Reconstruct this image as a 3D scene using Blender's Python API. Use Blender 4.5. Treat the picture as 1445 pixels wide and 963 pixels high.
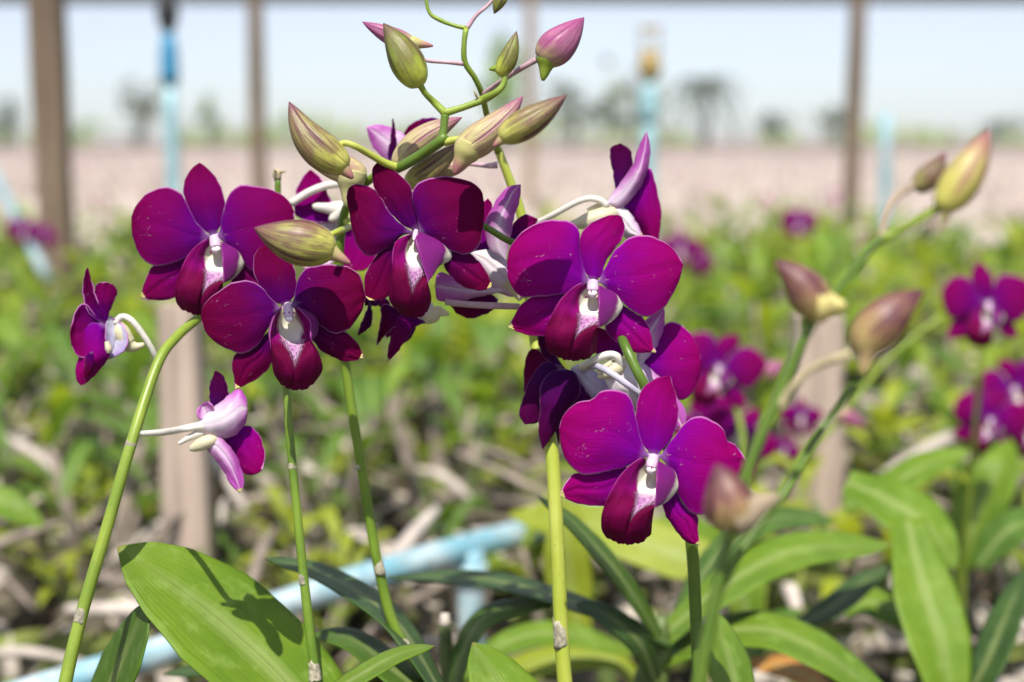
import bpy, math, random
import numpy as np
from mathutils import Vector, Matrix

for o in list(bpy.data.objects):
    bpy.data.objects.remove(o)
SC = bpy.context.scene
COL = SC.collection
R = math.radians
random.seed(7)
RNG = np.random.default_rng(11)

# ------------------------------------------------------------------ camera
FPX = 2007.0            # focal length in photograph pixels (50 mm on 36 mm)
PITCH = R(8.14)
CAMZ = 0.5
cam = bpy.data.cameras.new('camera'); camo = bpy.data.objects.new('camera', cam); COL.objects.link(camo)
camo.location = (0, 0, CAMZ); camo.rotation_euler = (math.pi/2 - PITCH, 0, 0)
cam.lens = 50; cam.sensor_width = 36; cam.clip_start = 0.02; cam.clip_end = 2000
cam.dof.use_dof = True; cam.dof.focus_distance = 0.612; cam.dof.aperture_fstop = 4.8
cam.dof.aperture_blades = 0
SC.camera = camo

# ------------------------------------------------------------------ sky and sun
SUN_EL, SUN_AZ = R(60), R(-6)      # high, behind the camera and a little to the left
world = bpy.data.worlds.new('World'); SC.world = world; world.use_nodes = True
nt = world.node_tree; nt.nodes.clear()
sky = nt.nodes.new('ShaderNodeTexSky'); sky.sky_type = 'NISHITA'; sky.sun_disc = False
sky.sun_elevation = SUN_EL; sky.sun_rotation = math.pi + SUN_AZ * -1
sky.altitude = 0; sky.air_density = 0.8; sky.dust_density = 0.5; sky.ozone_density = 4.0
bg = nt.nodes.new('ShaderNodeBackground'); bg.inputs['Strength'].default_value = 0.15
wo = nt.nodes.new('ShaderNodeOutputWorld')
hs = nt.nodes.new('ShaderNodeHueSaturation'); hs.inputs['Saturation'].default_value = .55; hs.inputs['Value'].default_value = .90; hs.inputs['Hue'].default_value = .512
nt.links.new(sky.outputs[0], hs.inputs['Color']); nt.links.new(hs.outputs[0], bg.inputs[0]); nt.links.new(bg.outputs[0], wo.inputs[0])
sun = bpy.data.lights.new('sun', 'SUN'); suno = bpy.data.objects.new('sun', sun); COL.objects.link(suno)
sun.energy = 4.7; sun.angle = R(0.53); sun.color = (1.0, 0.955, 0.88)
sdir = Vector((math.sin(-SUN_AZ) * math.cos(SUN_EL) , math.cos(SUN_AZ) * math.cos(SUN_EL), -math.sin(SUN_EL)))  # light travels
suno.rotation_euler = sdir.to_track_quat('-Z', 'Y').to_euler()
suno.location = (-0.5, -3, 5)
SC.view_settings.view_transform = 'Standard'; SC.view_settings.look = 'None'
SC.view_settings.exposure = 0.4; SC.view_settings.gamma = 1.0
SC.view_settings.use_curve_mapping = False
SC.render.engine = 'CYCLES'
SC.cycles.max_bounces = 8; SC.cycles.diffuse_bounces = 4; SC.cycles.transmission_bounces = 6
SC.cycles.use_denoising = True

# ------------------------------------------------------------------ helpers
UPV = np.array([0, math.sin(PITCH), math.cos(PITCH)])
FWD = np.array([0, math.cos(PITCH), -math.sin(PITCH)])
CAMP = np.array([0, 0, CAMZ])

def P(px, py, d):
    """point of the place seen at photo pixel (px,py), d metres deep"""
    px = np.asarray(px, float); py = np.asarray(py, float); d = np.asarray(d, float)
    x = (px - 722.5) / FPX * d; y = (481.5 - py) / FPX * d
    return CAMP + x[..., None] * np.array([1., 0, 0]) + y[..., None] * UPV + d[..., None] * FWD

def PG(px, d, z=0.0):
    """point at height z, seen in pixel column px, at horizontal distance d"""
    return np.array([(px - 722.5) / FPX * (d * math.cos(PITCH) + (CAMZ - z) * math.sin(PITCH)), d, z])

ORG = {}
def empty(name, loc, parent=None, label=None, cat=None, group=None):
    o = bpy.data.objects.new(name, None); COL.objects.link(o)
    loc = np.array(loc, float); ORG[o.name] = loc
    o.empty_display_size = 0.01
    if parent is not None:
        o.parent = parent; o.location = loc - ORG[parent.name]
    else:
        o.location = loc
    tag(o, label, cat, group)
    return o

def tag(o, label=None, cat=None, group=None, kind=None):
    if label: o['label'] = label
    if cat: o['category'] = cat
    if group: o['group'] = group
    if kind: o['kind'] = kind
    return o

def mk(name, V, F, mats, mi=None, uv=None, parent=None, smooth=True):
    """link one mesh object, world coordinates in, origin at the parent's origin"""
    V = np.asarray(V, float)
    if parent is not None:
        org = ORG[parent.name]
    else:
        org = np.array([V[:, 0].mean(), V[:, 1].mean(), V[:, 2].min()])
    me = bpy.data.meshes.new(name)
    me.from_pydata((V - org).tolist(), [], [tuple(int(i) for i in f) for f in F])
    if not isinstance(mats, (list, tuple)): mats = [mats]
    for m in mats: me.materials.append(m)
    if mi is not None: me.polygons.foreach_set('material_index', np.asarray(mi, dtype=np.int32))
    if smooth: me.polygons.foreach_set('use_smooth', np.ones(len(me.polygons), bool))
    if uv is not None:
        l = me.uv_layers.new(name='UVMap')
        idx = np.zeros(len(me.loops), np.int32); me.loops.foreach_get('vertex_index', idx)
        l.data.foreach_set('uv', np.asarray(uv, float)[idx].ravel())
    me.update()
    o = bpy.data.objects.new(name, me); COL.objects.link(o)
    if parent is not None: o.parent = parent
    else: o.location = org
    ORG[o.name] = org
    return o

class MB:
    """collects pieces of one mesh"""
    def __init__(s): s.V = []; s.F = []; s.M = []; s.U = []; s.n = 0
    def add(s, V, F, m=0, uv=None):
        V = np.asarray(V, float); s.V.append(V)
        for f in F: s.F.append(tuple(int(i) + s.n for i in f))
        if isinstance(m, int): s.M += [m] * len(F)
        else: s.M += list(m)
        s.U.append(np.zeros((len(V), 2)) if uv is None else np.asarray(uv, float)); s.n += len(V)
    def build(s, name, mats, parent=None, smooth=True):
        return mk(name, np.concatenate(s.V), s.F, mats, s.M, np.concatenate(s.U), parent, smooth)

def catmull(pts, n, closed=False):
    """n samples at even arc length on a Catmull-Rom curve through pts (any dimension)"""
    p = np.asarray(pts, float)
    q = np.vstack([2 * p[0] - p[1], p, 2 * p[-1] - p[-2]])
    out = []
    k = 14
    for i in range(len(p) - 1):
        a, b, c, d = q[i], q[i+1], q[i+2], q[i+3]
        t = np.linspace(0, 1, k, endpoint=False)[:, None]
        out.append(.5 * ((2*b) + (-a+c)*t + (2*a-5*b+4*c-d)*t*t + (-a+3*b-3*c+d)*t**3))
    out.append(p[-1:]); out = np.vstack(out)
    seg = np.linalg.norm(np.diff(out[:, :3], axis=0), axis=1)
    s = np.concatenate([[0], np.cumsum(seg)]); s /= max(s[-1], 1e-12)
    t = np.asarray(n, float) if not np.isscalar(n) else np.linspace(0, 1, n)
    return np.stack([np.interp(t, s, out[:, j]) for j in range(out.shape[1])], 1)

def grid_faces(nu, nv, off=0, flip=False):
    i, j = np.meshgrid(np.arange(nu-1), np.arange(nv-1), indexing='ij')
    a = off + i*nv + j
    f = np.stack([a, a+1, a+nv+1, a+nv], -1).reshape(-1, 4)
    return f[:, ::-1] if flip else f

def grid_normals(G):
    du = np.gradient(G, axis=0); dv = np.gradient(G, axis=1)
    n = np.cross(du, dv); l = np.linalg.norm(n, axis=-1, keepdims=True)
    n = n / np.maximum(l, 1e-12)
    avg = n[2:-2, 2:-2].reshape(-1, 3).mean(0); avg /= max(np.linalg.norm(avg), 1e-9)
    n[0] = n[1]; n[-1] = n[-2]
    return n, avg

def thick_sheet(G, th, front_away=False):
    """two skins joined by a rim: returns V, F, material index (0 front, 1 back, 2 rim), uv"""
    nu, nv = G.shape[:2]
    n, avg = grid_normals(G)
    c = G.reshape(-1, 3).mean(0)
    toward = np.dot(avg, CAMP - c) > 0
    flip = (not toward) ^ front_away          # make n point out of the front skin
    if flip: n = -n
    A = G + n * th * .5; B = G - n * th * .5
    V = np.concatenate([A.reshape(-1, 3), B.reshape(-1, 3)])
    Ff = grid_faces(nu, nv, 0, flip); Fb = grid_faces(nu, nv, nu*nv, not flip)
    ring = [(0, j) for j in range(nv)] + [(i, nv-1) for i in range(1, nu)] + \
           [(nu-1, j) for j in range(nv-2, -1, -1)] + [(i, 0) for i in range(nu-2, 0, -1)]
    idx = [i*nv + j for i, j in ring]
    Fr = []
    for a, b in zip(idx, idx[1:] + idx[:1]):
        q = (a, b, b + nu*nv, a + nu*nv)
        Fr.append(q[::-1] if not flip else q)
    u, v = np.meshgrid(np.linspace(0, 1, nu), np.linspace(0, 1, nv), indexing='ij')
    uv = np.stack([u.ravel(), v.ravel()], 1); uv = np.vstack([uv, uv])
    F = [tuple(f) for f in Ff] + [tuple(f) for f in Fb] + Fr
    M = [0]*len(Ff) + [1]*len(Fb) + [2]*len(Fr)
    return V, F, M, uv

def tube(mb, pts, n=40, sides=12, m=0, cap=True, prof=None, sq=1.0):
    """pts rows: world x,y,z,r"""
    c = catmull(pts, n) if n > len(pts) else np.asarray(pts, float)
    p = c[:, :3]; r = c[:, 3]
    if prof is not None: r = r * prof(np.linspace(0, 1, len(r)))
    t = np.gradient(p, axis=0); t /= np.maximum(np.linalg.norm(t, axis=1, keepdims=True), 1e-12)
    ref = np.array([0, 0, 1.]) if abs(t[0][2]) < .9 else np.array([1., 0, 0])
    nrm = np.cross(t[0], ref); nrm /= np.linalg.norm(nrm)
    V = []; uv = []
    L = np.concatenate([[0], np.cumsum(np.linalg.norm(np.diff(p, axis=0), axis=1))])
    for k in range(len(p)):
        nrm = nrm - t[k] * np.dot(nrm, t[k]); nrm /= np.linalg.norm(nrm)
        b = np.cross(t[k], nrm)
        a = np.linspace(0, 2*math.pi, sides, endpoint=False)
        V.append(p[k] + r[k] * (np.cos(a)[:, None]*nrm + sq*np.sin(a)[:, None]*b))
        uv.append(np.stack([np.full(sides, L[k] / max(L[-1], 1e-9)), np.linspace(0, 1, sides, endpoint=False)], 1))
    V = np.concatenate(V); uv = np.concatenate(uv); F = []
    nk = len(p)
    for k in range(nk-1):
        for s in range(sides):
            s2 = (s+1) % sides
            F.append((k*sides+s, k*sides+s2, (k+1)*sides+s2, (k+1)*sides+s))
    if cap:
        F.append(tuple(range(sides-1, -1, -1))); F.append(tuple((nk-1)*sides + s for s in range(sides)))
    mb.add(V, F, m, uv)

def ptube(mb, pts, n=40, sides=12, m=0, **k):
    """pts rows: px, py, depth m, radius px"""
    q = np.array(pts, float)
    q = catmull(q, n) if n > len(q) else q
    w = P(q[:, 0], q[:, 1], q[:, 2]); r = q[:, 3] * q[:, 2] / FPX
    tube(mb, np.column_stack([w, r]), n=len(q), sides=sides, m=m, **k)

def blob(mb, c, rx, ry, rz, m=0, seg=14, rings=9, rot=None):
    V = []; uv = []
    for i in range(rings+1):
        th = math.pi * i / rings
        for j in range(seg):
            ph = 2*math.pi*j/seg
            V.append((rx*math.sin(th)*math.cos(ph), ry*math.sin(th)*math.sin(ph), rz*math.cos(th))); uv.append((i/rings, j/seg))
    V = np.array(V)
    if rot is not None: V = V @ np.array(rot.to_3x3()).T
    F = []
    for i in range(rings):
        for j in range(seg):
            F.append((i*seg+j, (i+1)*seg+j, (i+1)*seg+(j+1) % seg, i*seg+(j+1) % seg))
    mb.add(V + np.asarray(c), F, m, uv)

def box(mb, c, s, m=0, rotz=0.0, bev=0.0):
    x, y, z = s[0]/2, s[1]/2, s[2]/2
    b = bev
    ring = [(-x+b, -y), (x-b, -y), (x, -y+b), (x, y-b), (x-b, y), (-x+b, y), (-x, y-b), (-x, -y+b)] if b else [(-x, -y), (x, -y), (x, y), (-x, y)]
    k = len(ring); cr, sr = math.cos(rotz), math.sin(rotz)
    V = [(a*cr-d*sr, a*sr+d*cr, -z) for a, d in ring] + [(a*cr-d*sr, a*sr+d*cr, z) for a, d in ring]
    F = [tuple(range(k-1, -1, -1)), tuple(range(k, 2*k))] + [(i, (i+1) % k, k+(i+1) % k, k+i) for i in range(k)]
    mb.add(np.array(V) + np.asarray(c), F, m)

# ------------------------------------------------------------------ materials
def newmat(name):
    m = bpy.data.materials.new(name); m.use_nodes = True
    n = m.node_tree.nodes; n.clear()
    return m, n, m.node_tree.links

class NB:
    """small node builder"""
    def __init__(s, name):
        s.m, s.n, s.l = newmat(name)
        s.out = s.n.new('ShaderNodeOutputMaterial')
    def link(s, a, b): s.l.new(a, b)
    def val(s, sock, v):
        if hasattr(v, 'default_value') or hasattr(v, 'is_output'): s.l.new(v, sock)
        else: sock.default_value = v
    def uv(s):
        t = s.n.new('ShaderNodeTexCoord'); sp = s.n.new('ShaderNodeSeparateXYZ'); s.link(t.outputs['UV'], sp.inputs[0])
        return t.outputs['UV'], sp.outputs[0], sp.outputs[1]
    def coord(s, kind='Object'):
        return s.n.new('ShaderNodeTexCoord').outputs[kind]
    def pos(s): return s.n.new('ShaderNodeNewGeometry').outputs['Position']
    def map(s, vec, scale=(1, 1, 1), loc=(0, 0, 0), rot=(0, 0, 0)):
        m = s.n.new('ShaderNodeMapping'); s.link(vec, m.inputs[0])
        m.inputs['Scale'].default_value = scale; m.inputs['Location'].default_value = loc; m.inputs['Rotation'].default_value = rot
        return m.outputs[0]
    def noise(s, vec, scale, detail=4, rough=.55, dist=0):
        t = s.n.new('ShaderNodeTexNoise'); s.link(vec, t.inputs['Vector'])
        t.inputs['Scale'].default_value = scale; t.inputs['Detail'].default_value = detail
        t.inputs['Roughness'].default_value = rough; t.inputs['Distortion'].default_value = dist
        return t.outputs[0]
    def voro(s, vec, scale, out='Distance'):
        t = s.n.new('ShaderNodeTexVoronoi'); s.link(vec, t.inputs['Vector']); t.inputs['Scale'].default_value = scale
        return t.outputs[out]
    def math(s, op, a, b=0.0, clamp=False):
        t = s.n.new('ShaderNodeMath'); t.operation = op; t.use_clamp = clamp
        s.val(t.inputs[0], a); s.val(t.inputs[1], b); return t.outputs[0]
    def rng(s, x, a, b, c=0.0, d=1.0, smooth=True):
        t = s.n.new('ShaderNodeMapRange'); t.interpolation_type = 'SMOOTHSTEP' if smooth else 'LINEAR'
        s.val(t.inputs[0], x); t.inputs[1].default_value = a; t.inputs[2].default_value = b
        t.inputs[3].default_value = c; t.inputs[4].default_value = d; return t.outputs[0]
    def mix(s, f, a, b, mode='MIX'):
        t = s.n.new('ShaderNodeMix'); t.data_type = 'RGBA'; t.blend_type = mode
        s.val(t.inputs[0], f)
        for sock, v in ((t.inputs[6], a), (t.inputs[7], b)):
            if isinstance(v, (tuple, list)): sock.default_value = (*v[:3], 1)
            else: s.link(v, sock)
        return t.outputs[2]
    def bump(s, h, strength=.3, dist=.001):
        t = s.n.new('ShaderNodeBump'); t.inputs['Strength'].default_value = strength; t.inputs['Distance'].default_value = dist
        s.link(h, t.inputs['Height']); return t.outputs[0]
    def finish(s, col, rough=.5, spec=.5, bump=None, trans=0.0, tcol=None, sheen=0.0, coat=0.0, sss=0.0):
        p = s.n.new('ShaderNodeBsdfPrincipled')
        s.val(p.inputs['Base Color'], (*col[:3], 1) if isinstance(col, (tuple, list)) else col)
        s.val(p.inputs['Roughness'], rough); p.inputs['Specular IOR Level'].default_value = spec
        p.inputs['Sheen Weight'].default_value = sheen
        p.inputs['Coat Weight'].default_value = coat
        if sss:
            p.inputs['Subsurface Weight'].default_value = sss; p.inputs['Subsurface Scale'].default_value = .002
            p.inputs['Subsurface Radius'].default_value = (1, .6, .4)
        if bump is not None: s.link(bump, p.inputs['Normal'])
        sh = p.outputs[0]
        if trans:
            t = s.n.new('ShaderNodeBsdfTranslucent')
            tc = tcol if tcol is not None else col
            s.val(t.inputs[0], (*tc[:3], 1) if isinstance(tc, (tuple, list)) else tc)
            mx = s.n.new('ShaderNodeMixShader'); mx.inputs[0].default_value = trans
            s.link(sh, mx.inputs[1]); s.link(t.outputs[0], mx.inputs[2]); sh = mx.outputs[0]
        s.link(sh, s.out.inputs[0]); return s.m

def plain(name, col, rough=.6, var=.25, scale=40, spec=.4, bumpd=.0015, trans=0.0, tcol=None, coord='Object'):
    b = NB(name); v = b.coord(coord)
    n = b.noise(v, scale, 5); n2 = b.noise(v, scale*.17, 3)
    c = b.mix(b.rng(n, .3, .7), tuple(x*(1-var) for x in col), tuple(min(1, x*(1+var)) for x in col))
    c = b.mix(b.rng(n2, .35, .65, 0, .5), c, tuple(x*(1-var*1.2) for x in col))
    return b.finish(c, rough, spec, b.bump(n, .4, bumpd), trans, tcol)

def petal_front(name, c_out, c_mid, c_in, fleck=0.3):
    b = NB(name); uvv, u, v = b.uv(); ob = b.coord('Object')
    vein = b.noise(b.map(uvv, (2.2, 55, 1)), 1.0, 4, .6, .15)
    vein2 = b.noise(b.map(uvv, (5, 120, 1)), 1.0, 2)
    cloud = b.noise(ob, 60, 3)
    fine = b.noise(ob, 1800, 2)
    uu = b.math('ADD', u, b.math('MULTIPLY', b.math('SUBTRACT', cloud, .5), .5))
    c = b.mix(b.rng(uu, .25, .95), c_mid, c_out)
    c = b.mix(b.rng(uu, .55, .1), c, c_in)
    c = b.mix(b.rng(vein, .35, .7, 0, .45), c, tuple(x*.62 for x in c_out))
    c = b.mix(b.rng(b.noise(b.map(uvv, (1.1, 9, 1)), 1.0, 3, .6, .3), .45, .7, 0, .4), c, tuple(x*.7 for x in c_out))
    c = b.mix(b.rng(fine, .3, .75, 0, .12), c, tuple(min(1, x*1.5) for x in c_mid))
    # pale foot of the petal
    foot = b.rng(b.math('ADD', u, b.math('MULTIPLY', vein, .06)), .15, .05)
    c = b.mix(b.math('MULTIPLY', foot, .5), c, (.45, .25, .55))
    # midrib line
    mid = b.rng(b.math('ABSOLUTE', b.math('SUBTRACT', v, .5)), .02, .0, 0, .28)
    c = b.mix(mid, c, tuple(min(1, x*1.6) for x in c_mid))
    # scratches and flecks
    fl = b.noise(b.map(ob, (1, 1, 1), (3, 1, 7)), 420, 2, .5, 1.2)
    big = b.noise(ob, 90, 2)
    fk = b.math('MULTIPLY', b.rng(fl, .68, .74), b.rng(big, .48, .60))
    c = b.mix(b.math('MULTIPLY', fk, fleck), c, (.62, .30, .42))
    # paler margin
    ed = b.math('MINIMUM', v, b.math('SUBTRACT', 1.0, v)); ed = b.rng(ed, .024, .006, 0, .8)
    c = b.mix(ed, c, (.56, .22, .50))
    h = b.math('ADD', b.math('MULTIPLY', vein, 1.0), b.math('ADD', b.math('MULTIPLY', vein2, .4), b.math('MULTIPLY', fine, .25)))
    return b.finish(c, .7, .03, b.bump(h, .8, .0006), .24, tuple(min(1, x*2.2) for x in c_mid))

def petal_back(name, white=.5, tint=(.42, .10, .46), pale=(.80, .72, .80)):
    b = NB(name); uvv, u, v = b.uv(); ob = b.coord('Object')
    vein = b.noise(b.map(uvv, (1.6, 26, 1)), 1.0, 4, .6, .1)
    cloud = b.noise(ob, 55, 3)
    mid = b.math('ABSOLUTE', b.math('SUBTRACT', v, .5))
    k = b.math('ADD', b.math('MULTIPLY', u, 1.0), b.math('MULTIPLY', mid, .9))
    k = b.math('ADD', k, b.math('MULTIPLY', b.math('SUBTRACT', cloud, .5), .4))
    f = b.rng(k, white - .3, white + .5)
    c = b.mix(f, pale, tint)
    c = b.mix(b.rng(vein, .4, .65, 0, .35), c, tint)
    st = b.rng(mid, .09, .02, 0, .45)
    c = b.mix(st, c, pale)
    return b.finish(c, .4, .4, b.bump(vein, .4, .0004), .22, tint, sheen=.1)

WINE = petal_front('petal_wine', (.14, .0002, .032), (.135, .0002, .070), (.08, .0005, .16), .3)
MAG = petal_front('petal_magenta', (.29, .0002, .105), (.27, .0002, .21), (.17, .0006, .33), .6)
PLUM = petal_front('petal_plum', (.185, .0002, .062), (.175, .0002, .125), (.10, .0005, .22), .3)
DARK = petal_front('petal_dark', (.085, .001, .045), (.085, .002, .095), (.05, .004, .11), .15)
BLILAC = petal_back('petal_reverse_lilac', .55, (.46, .09, .42), (.84, .74, .82))
BWHITE = petal_back('petal_reverse_white', .95, (.50, .17, .50), (.86, .82, .80))
BSTRIPE = petal_back('petal_reverse_striped', .42, (.40, .06, .36), (.84, .72, .82))
BPURP = petal_back('petal_reverse_purple', .05, (.26, .015, .24), (.60, .35, .60))
BBLUE = petal_back('petal_reverse_bluish', .8, (.34, .22, .52), (.72, .72, .84))
RIM = plain('petal_margin', (.52, .16, .46), .5, .15, 300)
RIMD = plain('petal_margin_dark', (.26, .03, .20), .5, .15, 300)
CREAM = plain('spur_cream', (.72, .66, .44), .45, .12, 120, trans=.15, tcol=(.8, .75, .5))
IVORY = plain('pedicel_ivory', (.78, .74, .66), .4, .1, 150, trans=.15, tcol=(.8, .75, .6))
PINKPED = plain('pedicel_pink', (.55, .36, .40), .45, .2, 150)

def lip_mats():
    b = NB('lip_inner'); uvv, u, v = b.uv(); ob = b.coord('Object')
    n = b.noise(ob, 700, 3); cl = b.noise(ob, 120, 3)
    vein = b.noise(b.map(uvv, (3, 50, 1)), 1.0, 4, .6, .1)
    a = b.math('ABSOLUTE', b.math('SUBTRACT', v, .5))
    wine = b.mix(b.rng(cl, .3, .7), (.12, .0003, .032), (.17, .0005, .060))
    wine = b.mix(b.rng(vein, .4, .68, 0, .6), wine, (.075, .0008, .02))
    lobe = b.mix(b.rng(cl, .3, .7), (.22, .001, .10), (.25, .002, .17))
    c = b.mix(b.rng(u, .38, .52), lobe, wine)
    # fuzzy crest: ragged streaks from the throat onto the blade
    w = b.rng(u, .36, .76, .20, .02, False)
    streak = b.noise(b.map(uvv, (26, 110, 1)), 1.0, 3, .7)
    edge = b.math('ADD', b.math('SUBTRACT', w, a), b.math('MULTIPLY', b.math('SUBTRACT', streak, .5), .32))
    crest = b.math('MULTIPLY', b.rng(edge, -.01, .05), b.math('MULTIPLY', b.rng(u, .40, .48), b.rng(u, .78, .62)))
    c = b.mix(crest, c, b.mix(b.rng(streak, .42, .56), (.46, .01, .38), (.90, .66, .88)))
    # white throat
    wt = b.math('SUBTRACT', b.math('ADD', b.rng(u, .2, .52, .18, .10), b.math('MULTIPLY', b.math('SUBTRACT', vein, .5), .12)), a)
    th = b.math('MULTIPLY', b.rng(wt, -.01, .045), b.rng(b.math('ADD', u, b.math('MULTIPLY', b.math('SUBTRACT', streak, .5), .16)), .51, .40))
    c = b.mix(th, c, b.mix(b.rng(u, .15, .45), (.80, .78, .60), (.90, .86, .84)))
    h = b.math('ADD', b.math('MULTIPLY', n, .6), b.math('MULTIPLY', vein, .8))
    h = b.math('ADD', h, b.math('MULTIPLY', b.math('MULTIPLY', streak, crest), 3.0))
    inner = b.finish(c, .65, .06, b.bump(h, .8, .0007), .12, (.4, .02, .2))
    b = NB('lip_outer'); uvv, u, v = b.uv(); ob = b.coord('Object')
    cl = b.noise(ob, 140, 3)
    side = b.rng(b.math('ADD', b.math('ABSOLUTE', b.math('SUBTRACT', v, .5)), b.math('MULTIPLY', b.math('SUBTRACT', cl, .5), .1)),   .25, .31)
    low = b.rng(u, .50, .60)
    k = b.math('MAXIMUM', side, low)
    c = b.mix(k, (.74, .72, .56), b.mix(b.rng(cl, .3, .7), (.16, .002, .15), (.20, .003, .16)))
    outer = b.finish(c, .45, .35, b.bump(cl, .3, .0004), .18, (.5, .3, .4), sheen=.1)
    return [inner, outer, RIMD]
LIP = lip_mats()

def bud_mat(name, base, mid, tip, groove, gw=.5):
    b = NB(name); uvv, u, v = b.uv(); ob = b.coord('Object')
    st = b.noise(b.map(uvv, (2.0, 30, 1)), 1.0, 4, .65, .15)
    cl = b.noise(ob, 130, 3)
    fine = b.noise(ob, 1500, 2)
    uu = b.math('ADD', u, b.math('MULTIPLY', b.math('SUBTRACT', cl, .5), .45))
    c = b.mix(b.rng(uu, .08, .5), base, mid)
    c = b.mix(b.rng(uu, .62, 1.0), c, tip)
    # sepal seams run the length of the bud
    s3 = b.math('ABSOLUTE', b.math('SINE', b.math('MULTIPLY', b.math('ADD', v, .13), 3*math.pi)))
    seam = b.math('MULTIPLY', b.rng(s3, .34, .04), b.rng(uu, .12, .4))
    c = b.mix(b.math('MULTIPLY', seam, .85), c, groove)
    c = b.mix(b.math('MULTIPLY', b.rng(st, .42, .58), gw*.9), c, groove)
    blush = b.noise(b.map(uvv, (1.6, 3.2, 1), (gw*7, 3, 0)), 1.0, 3, .6)
    c = b.mix(b.rng(blush, .46, .62, 0, .6), c, tip)
    c = b.mix(b.rng(uu, .22, .05, 0, .6), c, tuple(min(1, x*1.25+.05) for x in base))
    c = b.mix(b.rng(fine, .35, .75, 0, .18), c, tuple(min(1, x*1.35) for x in mid))
    h = b.math('ADD', st, b.math('MULTIPLY', b.rng(s3, .0, .15), 1.2))
    return b.finish(c, .42, .45, b.bump(h, .5, .0006), .12, mid)
BUD_G = bud_mat('bud_green', (.50, .50, .08), (.32, .29, .09), (.20, .055, .085), (.12, .022, .055), .75)
BUD_P = bud_mat('bud_pink', (.42, .34, .14), (.44, .15, .26), (.34, .06, .20), (.20, .02, .12), .6)
BUD_C = bud_mat('bud_cream', (.56, .52, .20), (.50, .42, .20), (.36, .07, .20), (.24, .05, .13), .65)
BUD_Y = bud_mat('bud_lime', (.44, .50, .05), (.24, .31, .035), (.14, .07, .04), (.11, .05, .04), .4)
BUD_W = bud_mat('bud_wine', (.62, .48, .16), (.26, .13, .08), (.11, .02, .05), (.09, .012, .04), .55)
BUD_T = bud_mat('bud_yellow_wine_tip', (.60, .58, .10), (.50, .44, .12), (.34, .07, .13), (.30, .08, .12), .3)
BUD_O = bud_mat('bud_olive', (.30, .26, .08), (.20, .20, .05), (.18, .05, .08), (.12, .05, .05), .4)
SPUR_G = plain('bud_spur_green', (.42, .36, .14), .5, .25, 150)
SPUR_P = plain('bud_spur_pink', (.42, .20, .18), .5, .25, 150)

def spur_mat(name, a, c2):
    b = NB(name); uvv, u, v = b.uv(); ob = b.coord('Object'); n = b.noise(ob, 150, 4)
    k = b.math('ADD', u, b.math('MULTIPLY', b.math('SUBTRACT', n, .5), .5))
    c = b.mix(b.rng(k, .35, .9), a, c2)
    return b.finish(c, .5, .4, b.bump(n, .4, .0006), .1, a)
SPUR_P = spur_mat('bud_spur_blushing', (.50, .46, .17), (.42, .17, .17))
def stem_mat(name, a, c2, spot=(.16, .10, .04)):
    b = NB(name); ob = b.coord('Object'); uvv, u, v = b.uv()
    n = b.noise(ob, 45, 4); l = b.noise(b.map(uvv, (6, 26, 1)), 1.0, 3); f = b.noise(ob, 900, 2)
    c = b.mix(b.rng(n, .3, .7), a, c2)
    c = b.mix(b.rng(l, .5, .72, 0, .3), c, tuple(x*.6 for x in a))
    c = b.mix(b.rng(f, .66, .74, 0, .6), c, spot)
    return b.finish(c, .38, .5, b.bump(l, .3, .0004), .1, c2)
ST_LIME = stem_mat('stem_lime', (.40, .48, .05), (.52, .56, .10))
ST_MID = stem_mat('stem_green', (.20, .30, .03), (.30, .40, .045))
ST_ML = stem_mat('stem_fresh_green', (.12, .22, .02), (.22, .34, .035))
ST_DARK = stem_mat('stem_deep_green', (.085, .16, .015), (.13, .22, .022))
SHEATH = plain('dry_sheath', (.42, .38, .27), .55, .45, 500)
NODE = plain('stem_node', (.50, .42, .24), .6, .3, 200)

def leaf_mat(name, a, c2, tc, tr=.32, rough=.36, rib=.35):
    b = NB(name); uvv, u, v = b.uv(); ob = b.coord('Object')
    l = b.noise(b.map(uvv, (1.2, 60, 1)), 1.0, 4, .6); cl = b.noise(ob, 28, 4); sp = b.voro(ob, 170)
    c = b.mix(b.rng(cl, .3, .7), a, c2)
    c = b.mix(b.rng(l, .42, .68, 0, .35), c, tuple(x*.66 for x in a))
    par = b.math('SINE', b.math('ADD', b.math('MULTIPLY', v, 118.0), b.math('MULTIPLY', cl, 4.0)))
    c = b.mix(b.math('MULTIPLY', b.rng(par, .2, 1.0, 0, .12), b.rng(cl, .42, .6)), c, tuple(x*.62 for x in a))
    dust = b.noise(ob, 75, 6, .7)
    c = b.mix(b.rng(dust, .50, .70, 0, .38), c, tuple(min(1, x*1.3+.09) for x in c2))
    mid = b.math('MULTIPLY', b.rng(b.math('ABSOLUTE', b.math('SUBTRACT', v, .5)), .15, .01, 0, rib*1.5), b.rng(u, .95, .4, .25, 1.0))
    c = b.mix(mid, c, (.44, .52, .18))
    c = b.mix(b.rng(b.math('ABSOLUTE', b.math('SUBTRACT', v, .5)), .008, .002, 0, .55), c, tuple(x*.5 for x in a))
    c = b.mix(b.rng(sp, .10, .05, 0, .5), c, (.06, .05, .02))
    c = b.mix(b.rng(u, .975, .998, 0, .7), c, (.30, .20, .08))
    return b.finish(c, b.rng(dust, .4, .7, rough, rough+.25), .4, b.bump(b.math('ADD', l, b.math('MULTIPLY', par, .10)), .5, .0008), tr, tc)
LF_BR = leaf_mat('leaf_bright', (.14, .255, .014), (.21, .34, .022), (.38, .56, .02))
LF_MD = leaf_mat('leaf_mid_green', (.075, .16, .014), (.11, .22, .02), (.24, .42, .02))
LF_DK = leaf_mat('leaf_dark', (.045, .10, .024), (.075, .15, .03), (.14, .26, .03), .28)
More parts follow.
